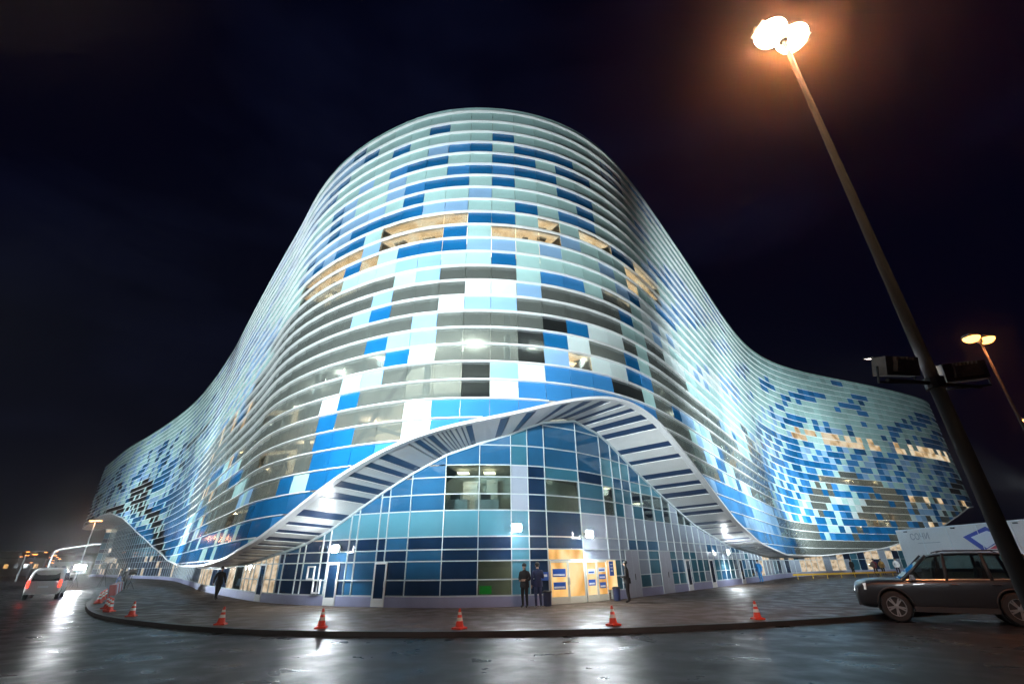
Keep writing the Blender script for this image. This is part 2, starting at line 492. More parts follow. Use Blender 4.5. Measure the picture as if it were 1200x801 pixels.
def cpt(s, off=0.0):
    x = (s - S0) / STEP
    x = min(max(x, 0), NC - 1.001)
    i = int(x); t = x - i
    p = CV[i] * (1 - t) + CV[i + 1] * t
    n = NRM[i] * (1 - t) + NRM[i + 1] * t
    return Vector((p[0] + n[0] * off, p[1] + n[1] * off, 0)), Vector((n[0], n[1], 0))
def s_of(x, y):
    return S[int(np.argmin((CV[:, 0] - x * FS) ** 2 + (CV[:, 1] - y * FS) ** 2))]
ROW, NROW = 0.9, 32
H = 1.85 + 28.45 * FS
def zz(z): return 1.85 + (z - 1.75) * FS
LIPP = [(-124, 158, 13.5), (-130, 151, 12.5), (-126, 143.6, 12.8), (-117, 135, 13.4), (-108.3, 126.3, 14.2), (-97, 116.5, 13.8), (-87, 108, 11.9), (-73.1, 95.7, 8.0), (-60.2, 83.3, 5.0), (-46, 67, 2.7),
        (-36, 54.5, 1.95), (-24, 39.5, 1.9), (-17.5, 31.2, 2.35), (-14, 27, 3.05), (-11.6, 25.1, 4.15), (-9.1, 23.6, 5.55), (-6.3, 22.3, 6.8), (-4.2, 21.8, 7.55), (-1.1, 21.8, 8.2), (0.1, 21.9, 8.45),
        (2.1, 22.4, 9.15), (4.1, 23.2, 9.7), (5.3, 24, 10.0), (6.8, 25.1, 10.0), (8.8, 27.2, 9.45), (11.2, 30.1, 8.05), (13.9, 33.8, 6.4), (17.1, 38.3, 4.6), (21.8, 44.6, 3.2), (29.5, 55.1, 2.35),
        (40.7, 67.5, 2.3), (50.2, 73, 2.8), (56.2, 75.6, 3.4), (71.2, 82.3, 6.6), (82, 88.2, 10.0), (88.5, 96, 11), (87.5, 103, 11)]
ls = np.array([s_of(x, y) for x, y, z in LIPP]); lz = np.array([zz(z) for x, y, z in LIPP])
LIPC = gsm(np.interp(S, ls, lz)[:, None], 4)[:, 0]
def lip(s): return float(np.interp(s, S, LIPC))
# set-back of the ground-storey glass behind the facade line
os_ = [S0, s_of(-110, 128), s_of(-75, 97.4), s_of(-46, 67), s_of(-30, 47), s_of(-18, 31.5), s_of(-14, 27), s_of(-9.3, 23.7), s_of(-2.8, 21.7), s_of(6, 24.5), s_of(11.2, 30.2), s_of(17.5, 38.7), s_of(27, 51.8), s_of(40, 67), s_of(55, 75), S1]
ov_ = [6, 6, 5, 2.2, 1.2, 1.5, 2.4, 3.2, 3.5, 3.6, 3.5, 2.8, 1.8, 2.2, 3.5, 5]
OFFC = gsm(np.interp(S, os_, ov_)[:, None], 8)[:, 0]
def goff(s): return float(np.interp(s, S, OFFC))
def gpt(s, extra=0.0):
    return cpt(s, -goff(s) + extra)
def gtop(s): return lip(s) - 0.15

palace = thing('ice_palace', 'curved skating arena clad in blue and white horizontal panels with arched canopy entrance', 'building', (0, 26, 0))
PAL_INV = Matrix.Translation((0, -26, 0))
def part(mb, name, mats, smooth=False, parent=None):
    o = mb.build(name, mats, None, smooth)
    o.parent = parent if parent is not None else palace
    if parent is None: o.matrix_parent_inverse = PAL_INV
    return o

def clip(poly, fun):
    """keep the part of poly (list of (s,z)) where fun(s,z) >= 0"""
    o = []
    for i in range(len(poly)):
        a, b = poly[i], poly[(i + 1) % len(poly)]
        fa, fb = fun(*a), fun(*b)
        if fa >= 0: o.append(a)
        if (fa >= 0) != (fb >= 0):
            t = fa / (fa - fb)
            o.append((a[0] + (b[0] - a[0]) * t, a[1] + (b[1] - a[1]) * t))
    return o

# ---- which panel stands where --------------------------------------------------
CT = {  # rows from the roof down, columns -7 .. 7
0: 'ppppppp pppppppp', 1: 'bpppbpp ppppppdd', 2: 'ppbpppp bpppppdd', 3: 'pppplmb pbbdpppp', 4: 'lpmbbpp bbpdbppp', 5: 'pplppmb mbdppppp',
6: 'pplmbbp bppbbppp', 7: 'llpbppl ppppbppp', 8: 'bbbblLp pbpmmppp', 9: 'bpwwwwb bpwpwwbb', 10: 'wlwwwbp wwwlpppw', 11: 'bwpbbbl lplpplpw', 12: 'pppllpp bppppplb',
13: 'gggplgg gpmmpggp', 14: 'gglgggw wlggggbp', 15: 'glbggwl lgggggpp', 16: 'gggglgg ggGbwwgp', 17: 'ggbllgg gGbwggbp', 18: 'gggbwgg gGlywwbm', 19: 'gplgggG lwmmmGGp',
20: 'wbggggG wmmmmmmm', 21: 'bgggwmm mmmmmmmm', 22: 'bbggwmm mmmmmmmm', 23: 'bbbmmmm mmmmmmmm'}
CODE = {'p': 'panel_pale', 'w': 'panel_white', 'l': 'panel_light', 'L': 'panel_light', 'm': 'panel_mid', 'b': 'panel_blue', 'g': 'panel_glass', 'G': 'panel_dark', 'd': 'panel_blue', 'y': 'panel_lit', 'Y': 'panel_lit', 'Z': 'lit_glass'}
PM = ['panel_pale', 'panel_white', 'panel_light', 'panel_mid', 'panel_blue', 'panel_glass', 'panel_dark', 'panel_lit', 'lit_glass']
def h2(a, b, k=0):
    x = math.sin(a * 127.1 + b * 311.7 + k * 74.7) * 43758.5453
    return x - math.floor(x)
def vn(x, y, k=0):
    xi, yi = math.floor(x), math.floor(y); fx, fy = x - xi, y - yi
    fx, fy = fx * fx * (3 - 2 * fx), fy * fy * (3 - 2 * fy)
    a, b, c, d = h2(xi, yi, k), h2(xi + 1, yi, k), h2(xi, yi + 1, k), h2(xi + 1, yi + 1, k)
    return (a * (1 - fx) + b * fx) * (1 - fy) + (c * (1 - fx) + d * fx) * fy
PW = 1.31
sR = s_of(40, 67)       # fold of the right wing
sL = s_of(-50, 72)      # fold of the left wing
def panel_code(c, r):
    s = (c + 0.5) * PW
    if -7 <= c <= 7 and r in CT:
        t = CT[r].replace(' ', '')[c + 7]
        if r in (9, 10, 11) and t == 'w': return 'y'
        return t
    n1 = vn(c / 3.1 + r * 0.5, r / 2.2, 1); n2 = vn(c / 7.0 - r * 0.25, r / 4.0, 2); h = h2(c, r, 3)
    if s > sR - 14:                                  # right wing
        u = s - sR
        if r in (10, 11) and 2 < u < 44 and not (23 < u < 26): return 'y' if h < 0.8 else 'p'
        e = ((u - 13) / 11) ** 2 + ((r - 20.5) / 4.6) ** 2
        st = abs((c - int(sR / PW)) - 10 + (r - 18) * 0.8) < 3.2 and 17 < r < 26
        if st: return 'bwbmpw'[int(h * 6)] if (c + r) % 2 else 'bp'[h > 0.5]
        if r >= 24: return 'b' if n1 > 0.55 else 'g'
        if e < 1: return 'g' if h < 0.9 else 'bpy'[int(h * 300) % 3]
        if r < 3: return 'p' if n1 < 0.74 else 'm'
        if r < 9: return 'p' if n1 * 0.6 + h * 0.4 < 0.52 else ('b' if h < 0.6 else 'm')
        if r < 12: return 'p' if n1 * 0.5 + h * 0.5 < 0.48 else ('b' if h < 0.75 else 'l')
        if u > 18 and n2 > 0.62 and r < 18: return 'G' if n1 > 0.5 else 'p'
        if u > 16 and r > 18: return 'pblgmwyg'[int(h * 8)]
        return 'bbmlp'[int(min(4.99, n1 * 2.4 + h * 2.6))] if (c + r) % 3 else 'pb'[h < 0.3]
    if c > 7:                                        # wall running back to the right fold
        if r in (9, 10) and c < 11: return 'y'
        if r < 12: return 'p' if n1 < 0.60 else ('l' if h < 0.5 else 'm')
        if r < 17: return 'g' if n2 > 0.62 else ('p' if n1 < 0.5 else ('w' if h < 0.5 else 'l'))
        if r > 22: return 'm' if n1 > 0.5 else 'l'
        return 'g' if n2 > 0.45 else ('p' if h < 0.5 else ('b' if h < 0.7 else 'l'))
    if s > sL + 12:                                  # wall running back to the left fold
        if r in (10, 11) and c > -12: return 'y'
        dl = (H - (r + 0.5) * ROW - lip(s)) / ROW
        if dl < 2.0: return 'b' if h < 0.7 else ('m' if h < 0.85 else 'p')
        if r < 12: return 'p' if n1 < 0.58 else ('l' if h < 0.5 else 'b')
        if r < 15: return 'g' if n2 > 0.5 else ('p' if h < 0.6 else 'l')
        if h < 0.06: return 'y'
        return 'g' if n2 > 0.26 else ('b' if n1 > 0.5 else ('p' if h < 0.6 else 'l'))
    # left wing
    if r < 4: return 'p' if n1 < 0.7 else 'l'
    if r < 9: return 'p' if n1 * 0.5 + h * 0.5 < 0.46 else ('l' if n1 < 0.6 else 'b')
    if n2 > 0.66: return 'G' if h < 0.8 else 'p'
    w = (r - 9) / 14
    return 'b' if n1 * 0.7 + h * 0.3 > 0.62 - 0.18 * w else ('l' if h > 0.6 else ('p' if h > 0.12 else 'm'))

cand = []; lit_rooms = []
cmin, cmax = int((S0 + 0.6) / PW), int((S1 - 0.8) / PW)
for c in range(cmin, cmax):
    s0_, s1_ = c * PW, (c + 1) * PW
    l0, l1 = lip(s0_), lip(s1_)
    for r in range(NROW):
        zt, zb = H - r * ROW, H - (r + 1) * ROW
        if zt < min(l0, l1) + 0.05: break
        code = panel_code(c, r)
        # merged long panels keep their joints: joint gap 12 mm each side
        g = 0.012
        poly = [(s0_ + g, zb + 0.03), (s1_ - g, zb + 0.03), (s1_ - g, zt - 0.03), (s0_ + g, zt - 0.03)]
        poly = clip(poly, lambda s, z: z - (l0 + (l1 - l0) * (s - s0_) / PW))
        if len(poly) < 3: continue
        pts = []
        for s, z in poly:
            p, n = cpt(s, 0.02 + 0.09 * (zt - z) / ROW)
            pts.append(Vector((p.x, p.y, z)))
        nn = cpt((s0_ + s1_) / 2)[1]
        q = [project(p) for p in pts]
        area = 0
        if all(t[2] > 0 for t in q) and nn.dot(Vector((0, 0, 0)) - pts[0]) > 0:
            area = abs(sum(q[i][0] * q[(i + 1) % len(q)][1] - q[(i + 1) % len(q)][0] * q[i][1] for i in range(len(q)))) / 2
        if CODE[code] == 'panel_lit' and area > 45:
            code = 'Z'; lit_rooms.append((c, r))
        jit = [nn * ((h2(c, r, 11 + i_) - 0.5) * 0.022) for i_ in range(len(pts))]
        pts = [p + j_ for p, j_ in zip(pts, jit)]
        cand.append((area, pts, nn * -0.04, PM.index(CODE[code]), c, r))
cand.sort(key=lambda t: -t[0])
for a, pts, off, mi, c, r in cand[:300]:
    b = MB(); b.prism(pts, off)
    part(b, 'facade_panel', PM[mi])
rest = MB()
for a, pts, off, mi, c, r in cand[300:]:
    rest.prism(pts, off, mi)
tag(part(rest, 'distant_facade_panels', PM), kind='stuff')

# lit rooms behind the warm windows: back wall and ceiling that glow themselves, strip lamp, a blind or a cupboard
for c, r in lit_rooms:
    s0_, s1_ = c * PW, (c + 1) * PW; zt, zb = H - r * ROW, H - (r + 1) * ROW
    def q_(s, d, z):
        p = cpt(s, -d)[0]; return (p.x, p.y, z)
    b = MB(); b.poly([q_(s0_ - 0.1, 1.5, zb - 0.1), q_(s1_ + 0.1, 1.5, zb - 0.1), q_(s1_ + 0.1, 1.5, zt + 0.35), q_(s0_ - 0.1, 1.5, zt + 0.35)])
    b.poly([q_(s0_, 0.1, zt - 0.01), q_(s0_, 1.5, zt + 0.3), q_(s1_, 1.5, zt + 0.3), q_(s1_, 0.1, zt - 0.01)])
    part(b, 'glowing_room_wall', 'room_glow')  # wall and ceiling glow in place of light inside the room
    if h2(c, r, 21) < 0.55:
        m_ = s0_ + PW * (0.25 + 0.5 * h2(c, r, 22)); b = MB()
        b.prism([q_(m_ - 0.28, 0.9, zt - 0.12), q_(m_ + 0.28, 0.9, zt - 0.12), q_(m_ + 0.28, 0.9, zt - 0.04), q_(m_ - 0.28, 0.9, zt - 0.04)], cpt(m_)[1] * -0.25); part(b, 'strip_lamp', 'lamp_soft')
    if h2(c, r, 23) < 0.4:
        m_ = s0_ + PW * h2(c, r, 24); b = MB(); w_ = 0.12 + 0.25 * h2(c, r, 25)
        b.prism([q_(m_ - w_, 0.5, zb), q_(m_ + w_, 0.5, zb), q_(m_ + w_, 0.5, zb + 0.75), q_(m_ - w_, 0.5, zb + 0.75)], cpt(m_)[1] * -0.3); part(b, 'cupboard', 'interior_slab')

# ---- white fins between the rows ------------------------------------------------
for r in range(0, NROW):
    z = H - r * ROW
    run = []
    def flush():
        if len(run) < 2: return
        fb = MB()
        for (a, b) in zip(run[:-1], run[1:]):
            P = []
            for s in (a, b):
                pi, n = cpt(s, -0.02); po, _ = cpt(s, float(np.interp(abs(s), [0, 20, 45, 70], [0.18, 0.16, 0.10, 0.07])))
                P.append((pi, po))
            (i0_, o0), (i1_, o1) = P
            zt_, zb_ = z + 0.028, z - 0.022
            f = lambda p, zq: (p.x, p.y, zq)
            fb.poly([f(o0, zb_), f(o1, zb_), f(o1, zt_), f(o0, zt_)])
            fb.poly([f(o0, zt_), f(o1, zt_), f(i1_, zt_ + 0.02), f(i0_, zt_ + 0.02)])
            fb.poly([f(i0_, zb_), f(i1_, zb_), f(o1, zb_), f(o0, zb_)])
        part(fb, 'fin', 'fin_white')
    s = S0 + 0.4
    while s < S1 - 0.4:
        if lip(s) < z - 0.02: run.append(s)
        else:
            flush(); run = []
        s += 0.6 if abs(s) < 40 else 1.1
    flush()
pb = MB()                                            # parapet band at the roof edge
ss = np.arange(S0 + 0.4, S1 - 0.4, 0.8)
for a, b in zip(ss[:-1], ss[1:]):
    p0, p1 = cpt(a, 0.10)[0], cpt(b, 0.10)[0]; q0, q1 = cpt(a, -0.5)[0], cpt(b, -0.5)[0]
    pb.poly([(p0.x, p0.y, H + 0.06), (p1.x, p1.y, H + 0.06), (p1.x, p1.y, H + 0.35), (p0.x, p0.y, H + 0.35)])
    pb.poly([(p0.x, p0.y, H + 0.35), (p1.x, p1.y, H + 0.35), (q1.x, q1.y, H + 0.35), (q0.x, q0.y, H + 0.35)])
part(pb, 'parapet', 'panel_pale')

# ---- lip trim, soffit ----------------------------------------------------------
lt = MB()
ss = np.arange(S0 + 0.4, S1 - 0.4, 0.35)
def sect(s):
    z = lip(s); po, _ = cpt(s, 0.15); pi, _ = cpt(s, -0.18)
    return [(po.x, po.y, z - 0.08), (po.x, po.y, z + 0.06), (pi.x, pi.y, z + 0.06), (pi.x, pi.y, z - 0.08)]
prev = sect(ss[0])
for s in ss[1:]:
    cur = sect(s)
    for k in range(4):
        j = (k + 1) % 4
        lt.poly([prev[k], cur[k], cur[j], prev[j]])
    prev = cur
part(lt, 'lip_trim', 'trim_white')

rng = random.Random(3)
far_soffit = MB()
s = S0 + 0.5
blue = False
while s < S1 - 0.6:
    near = -24 < s < 32
    if not near: w = rng.uniform(0.8, 1.6) if not blue else rng.uniform(0.3, 0.6)
    elif -4.4 < s < -0.9: w = rng.uniform(0.10, 0.20) if not blue else rng.choice([0.07, 0.08, 0.30])
    elif s >= -0.9: w = rng.choice([0.5, 0.65, 0.8, 1.3]) if not blue else rng.uniform(0.42, 0.72)
    else: w = rng.choice([0.35, 0.5, 0.5, 1.0]) if not blue else rng.uniform(0.32, 0.62)
    e = min(s + w, S1 - 0.5)
    n = max(1, int((e - s) / 0.45))
    b = MB() if near else far_soffit
    up = 0.03 if blue else 0.0
    for k in range(n):
        a0, a1 = s + (e - s) * k / n + (0.008 if k == 0 else 0), s + (e - s) * (k + 1) / n - (0.008 if k == n - 1 else 0)
        o0, o1 = cpt(a0, -0.20)[0], cpt(a1, -0.20)[0]; g0, g1 = gpt(a0, -0.1)[0], gpt(a1, -0.1)[0]
        z0, z1, y0, y1 = lip(a0) - 0.06 + up, lip(a1) - 0.06 + up, gtop(a0) + up, gtop(a1) + up
        b.prism([(o0.x, o0.y, z0), (g0.x, g0.y, y0), (g1.x, g1.y, y1), (o1.x, o1.y, z1)], (0, 0, 0.06), 1 if (blue and not near) else 0)
    if near: part(b, 'soffit_panel', 'soffit_blue' if blue else 'soffit_white')
    s = e
    blue = not blue
tag(part(far_soffit, 'distant_soffit', ['soffit_white', 'soffit_blue']), kind='stuff')
sd = MB()                                             # dark deck above the soffit strips
ss = np.arange(S0 + 0.5, S1 - 0.6, 0.8)
for a, b_ in zip(ss[:-1], ss[1:]):
    o0, o1, g0, g1 = cpt(a, -0.1)[0], cpt(b_, -0.1)[0], gpt(a, -0.6)[0], gpt(b_, -0.6)[0]
    sd.poly([(o0.x, o0.y, lip(a) + 0.12), (g0.x, g0.y, gtop(a) + 0.2), (g1.x, g1.y, gtop(b_) + 0.2), (o1.x, o1.y, lip(b_) + 0.12)])
part(sd, 'canopy_deck', 'soffit_blue')

# ---- interior behind the facade: slabs, back wall, columns, raking braces ------------
iw = MB(); isl = MB()
ss = np.arange(S0 + 1, S1 - 1, 2.0)
def inn(s, d): return cpt(s, -d)[0]
for a, b_ in zip(ss[:-1], ss[1:]):
    p0, p1 = inn(a, 4.6), inn(b_, 4.6)
    zb0, zb1 = max(0.2, lip(a)), max(0.2, lip(b_))
    iw.poly([(p0.x, p0.y, zb0), (p1.x, p1.y, zb1), (p1.x, p1.y, H - 0.3), (p0.x, p0.y, H - 0.3)])
    for k in range(7):
        z = H - 0.35 - k * 3.6
        if k and z < max(lip(a), lip(b_)) + 0.4: break
        f0, f1 = inn(a, 0.7 if k else 0.1), inn(b_, 0.7 if k else 0.1)
        isl.prism([(f0.x, f0.y, z), (f1.x, f1.y, z), (p1.x, p1.y, z), (p0.x, p0.y, z)], (0, 0, -0.3 if k else -0.15))
part(iw, 'inner_wall', 'interior_wall')
part(isl, 'floor_slab', 'interior_slab')
def pix_ok(p):
    x, y, d = project(p); return d > 0 and -30 < x < 1230
k = 0
s = -62.0
while s < 100:
    p = inn(s, 1.3); z0 = max(lip(s), lip(s + 4.5)) + 0.3
    b = MB(); b.tube([(p.x, p.y, z0), (p.x, p.y, H - 0.6)], 0.17, 8)
    part(b, 'interior_column', 'interior_column', True)
    if k % 2 == 0:
        q = inn(s + 4.5, 1.9); b = MB()
        zc = H - 14.5
        d_ = (Vector((q.x, q.y, 0)) - Vector((p.x, p.y, 0))).normalized()
        b.tube([(p.x, p.y, max(zc - 6, z0)), (q.x, q.y, max(zc, z0 + 1))], 0.11, 6)
        b.tube([(q.x, q.y, max(z0, zc - 9)), (p.x, p.y, max(zc - 4.5, z0 + 0.5))], 0.10, 6)
        part(b, 'stair_flight', 'interior_brace')
    s += 4.5; k += 1
rb = bmesh.new()                                      # roof
rp_ = [CV[i] - NRM[i] * 0.3 for i in range(4, NC - 4, 8)] + [np.array((60., 150.)), np.array((-80., 190.))]
f = rb.faces.new([rb.verts.new((p[0], p[1], H - 0.12)) for p in rp_])
bmesh.ops.triangulate(rb, faces=rb.faces[:])
me = bpy.data.meshes.new('roof'); rb.to_mesh(me); rb.free(); me.materials.append(M['roof_grey'])
ro = bpy.data.objects.new('roof', me); COL.objects.link(ro); ro.parent = palace; ro.matrix_parent_inverse = PAL_INV
bw = MB()
bkp = [CV[NC - 5], np.array((60., 150.)), np.array((-80., 190.)), CV[4]]
for a, b_ in zip(bkp[:-1], bkp[1:]):
    bw.poly([(a[0], a[1], 0.15), (b_[0], b_[1], 0.15), (b_[0], b_[1], H - 0.1), (a[0], a[1], H - 0.1)])
part(bw, 'rear_wall', 'panel_blue')

# ------------------------------------------------------------------ ground storey curtain wall
def s_glass(x, y):
    best = None
    for s in np.arange(-30, 50, 0.05):
        p = gpt(s)[0]; d = (p.x - x) ** 2 + (p.y - y) ** 2
        if best is None or d < best[0]: best = (d, s)
    return best[1]
MX = [(-4.97, 23.58), (-3.32, 23.23), (-1.69, 23.09), (-0.15, 23.33), (0.64, 23.69), (1.42, 24.27), (2.96, 25.7), (4.38, 27.1), (5.25, 27.83), (6.06, 28.5), (6.88, 29.16), (7.87, 30.12), (8.98, 31.23), (9.92, 32.17), (10.69, 32.97)]
mid = [s_glass(*p) for p in MX]
sLc = s_glass(-12.3, 27.4); sLe = s_glass(-17.3, 31.3)
cols = list(mid)
s = mid[0]; k = 0
while s > sLc:                                      # left of centre: alternating wide and narrow bays
    s -= (1.45 if k % 2 == 0 else 0.55); cols.insert(0, s); k += 1
sLcream = s
while s > sLe:
    s -= 1.05 if k % 2 else 0.75; cols.insert(0, s); k += 1
sLeft = s
while s > S0 + 4:
    s -= 2.1; cols.insert(0, s)
s = mid[-1]
while s < s_of(27, 51.8):
    s += 1.15; cols.append(s)
sRight = s
while s < S1 - 3:
    s += 1.7; cols.append(s)
LV = [0.59, 1.23, 2.0, 2.48, 3.03, 4.18, 4.93, 5.73, 6.31, 7.3, 8.5, 10.2]
LVfar = [0.59, 1.9, 3.0, 4.0, 5.6, 6.6, 8.2, 9.2, 10.8, 11.8, 13.4, 14.5]
GM = ['pane_clear', 'pane_navy', 'pane_blue', 'pane_teal', 'pane_cyan', 'pane_lilac', 'pane_cream', 'door_warm']
G = {k[5:]: i for i, k in enumerate(GM)}; G['warm'] = 7
dA0, dA1, dB0, dB1 = mid[5], mid[6], mid[6], mid[7]
def pane_kind(i, j, s):
    h = h2(i, j, 9)
    if s < sLeft:                                   # left wing under the raised end
        if j in (3, 5, 7, 9): return 'teal'
        return 'cream' if h < 0.13 else ('clear' if h < 0.25 else 'navy')
    if s > sRight:
        if j == 0 or j == 1: return ('cream' if h < 0.35 else ('lilac' if h < 0.7 else ('teal' if h < 0.85 else 'navy')))
        return 'lilac' if h < 0.5 else 'cream'
    if s < sLcream: return 'cream'
    if s < mid[0]:
        if j == 4: return 'teal' if h < 0.5 else 'cyan'
        if j >= 5: return 'blue' if h < 0.7 else 'navy'
        return 'navy' if h < 0.65 else 'blue'
    if s < mid[3]:                                  # office bays
        k = 0 if s < mid[1] else (1 if s < mid[2] else 2)
        if j in (5, 6, 7): return 'clear' if k else 'blue'
        if j == 4: return 'cyan'
        if j >= 8: return 'blue'
        if k == 0: return 'blue' if j in (1, 2) else 'navy'
        if k == 2 and j in (0, 1): return 'clear'
        return 'navy'
    if s < mid[4]: return 'teal' if j >= 8 else ('cyan' if j < 5 else 'lilac')
    if s < mid[5]: return 'blue' if j >= 8 else 'navy'
    if s < mid[6]:
        if j in (5, 6, 7): return 'clear' if j < 7 else 'teal'
        if j >= 8: return 'blue'
        return 'navy'
    if s < mid[7]:
        if j in (0, 1, 2, 3): return 'lilac'
        if j == 4: return 'lilac'
        if j in (5, 6): return 'teal'
        return 'navy' if j == 7 else 'blue'
    # right of the doors
    if j in (7, 8): return 'cyan' if h < 0.8 else 'blue'
    if j >= 9: return 'blue'
    if j in (5, 6): return 'clear' if h < 0.5 else ('teal' if h < 0.8 else 'lilac')
    if j == 4: return 'lilac'
    if j == 3: return 'blue' if h < 0.4 else 'lilac'
    if j == 2: return 'lilac' if h < 0.6 else 'teal'
    return 'teal' if h < 0.45 else ('blue' if h < 0.75 else 'lilac')
pc = []; mulv = MB(); mulh = MB()
def near_(s): return sLeft - 0.1 < s < sRight + 0.1
doors = []                                           # (s0, s1, kind) bays whose foot is a door
def bay(px): return [i for i in range(len(cols) - 1)]
for i in range(len(cols) - 1):
    a, b_ = cols[i], cols[i + 1]
    sm = (a + b_) / 2
    lv = LV if near_(sm) else LVfar
    ta, tb = gtop(a), gtop(b_)
    if max(ta, tb) < lv[0] + 0.15: continue
    for j in range(len(lv) - 1):
        if lv[j] > max(ta, tb) - 0.08: break
        g = 0.026
        isd = (a >= mid[5] - 0.01 and b_ <= mid[7] + 0.01 and j < 2)      # main entrance
        if isd: continue
        poly = clip([(a + g, lv[j] + g), (b_ - g, lv[j] + g), (b_ - g, lv[j + 1] - g), (a + g, lv[j + 1] - g)],
                    lambda s, z: (ta + (tb - ta) * (s - a) / (b_ - a)) - 0.06 - z)
        if len(poly) < 3: continue
        pts = [Vector((gpt(s)[0].x, gpt(s)[0].y, z)) for s, z in poly]
        q = [project(p) for p in pts]
        area = abs(sum(q[m_][0] * q[(m_ + 1) % len(q)][1] - q[(m_ + 1) % len(q)][0] * q[m_][1] for m_ in range(len(q)))) / 2 if near_(sm) else 0
        kd = pane_kind(i, j, sm)
        if a >= mid[5] - 0.01 and b_ <= mid[6] + 0.01 and j == 2: kd = 'warm'
        pc.append((area, pts, gpt(sm)[1] * -0.02, G[kd]))
        # transom under the pane
        pa, na = gpt(a + 0.03, 0.05); pb_, nb = gpt(b_ - 0.03, 0.05)
        if lv[j] < min(ta, tb) - 0.1 or True:
            m0 = MB() if near_(sm) and area > 60 else mulh
            za = lv[j]
            if za < ta and za < tb:
                m0.prism([(pa.x, pa.y, za - 0.024), (pb_.x, pb_.y, za - 0.024), (pb_.x, pb_.y, za + 0.024), (pa.x, pa.y, za + 0.024)], nb * -0.09)
                if m0 is not mulh: part(m0, 'transom', 'mullion')
    # mullion at the left edge of the bay
    pa, na = gpt(a - 0.026, 0.05); pb_, nb = gpt(a + 0.026, 0.05)
    m0 = MB() if near_(sm) else mulv
    m0.prism([(pa.x, pa.y, 0.2), (pb_.x, pb_.y, 0.2), (pb_.x, pb_.y, ta), (pa.x, pa.y, ta)], nb * -0.11)
    if m0 is not mulv: part(m0, 'mullion', 'mullion')
    # head rail following the arch
    pa, na = gpt(a, 0.10); pb_, nb = gpt(b_, 0.10)
    m0 = MB() if near_(sm) else mulv
    m0.prism([(pa.x, pa.y, ta - 0.10), (pb_.x, pb_.y, tb - 0.10), (pb_.x, pb_.y, tb + 0.01), (pa.x, pa.y, ta + 0.01)], nb * -0.14)
    if m0 is not mulv: part(m0, 'head_rail', 'mullion')
pc.sort(key=lambda t: -t[0])
for a_, pts, off, mi in pc[:300]:
    b = MB(); b.prism(pts, off); part(b, 'pane', GM[mi])
rest = MB()
for a_, pts, off, mi in pc[300:]: rest.prism(pts, off, mi)
if rest.f: tag(part(rest, 'distant_panes', GM), kind='stuff')
mm = MB(); mm.v, mm.f, mm.mi = mulv.v + mulh.v, mulv.f + [tuple(i + len(mulv.v) for i in f) for f in mulh.f], mulv.mi + mulh.mi
tag(part(mm, 'distant_mullions', 'mullion'), kind='stuff')
pl = MB()                                             # plinth
ss = np.arange(cols[0], cols[-1], 0.6)
for a, b_ in zip(ss[:-1], ss[1:]):
    if a > mid[5] - 0.6 and b_ < mid[7] + 0.6:
        if pl.f: part(pl, 'plinth', 'plinth'); pl = MB()
        continue
    p0, p1 = gpt(a, 0.09)[0], gpt(b_, 0.09)[0]; n = gpt(a)[1]
    pl.prism([(p0.x, p0.y, PZ - 0.05), (p1.x, p1.y, PZ - 0.05), (p1.x, p1.y, 0.555), (p0.x, p0.y, 0.555)], n * -0.3)
part(pl, 'plinth', 'plinth')
# rooms behind the glass
rw = MB(); lw = MB(); fl = MB()
ss = np.arange(sLeft, sRight, 0.8)
for a, b_ in zip(ss[:-1], ss[1:]):
    p0, p1 = gpt(a, -3.4)[0], gpt(b_, -3.4)[0]; g0, g1 = gpt(a, -0.15)[0], gpt(b_, -0.15)[0]
    t0, t1 = max(gtop(a), 0.7), max(gtop(b_), 0.7)
    dst = lw if mid[4] < a < mid[8] else rw
    dst.poly([(p0.x, p0.y, 0.15), (p1.x, p1.y, 0.15), (p1.x, p1.y, min(3.2, t1)), (p0.x, p0.y, min(3.2, t0))])
    if t0 > 4.2 and t1 > 4.2:
        rw.poly([(p0.x, p0.y, 3.9), (p1.x, p1.y, 3.9), (p1.x, p1.y, t1), (p0.x, p0.y, t0)])
        fl.prism([(g0.x, g0.y, 4.0), (g1.x, g1.y, 4.0), (p1.x, p1.y, 4.0), (p0.x, p0.y, 4.0)], (0, 0, -0.7))
        if t0 > 6.6 and t1 > 6.6:
            fl.prism([(g0.x, g0.y, 6.6), (g1.x, g1.y, 6.6), (p1.x, p1.y, 6.6), (p0.x, p0.y, 6.6)], (0, 0, -0.25))
part(rw, 'room_wall', 'office_wall'); part(lw, 'lobby_wall', 'lobby_wall'); part(fl, 'storey_slab', 'interior_slab')
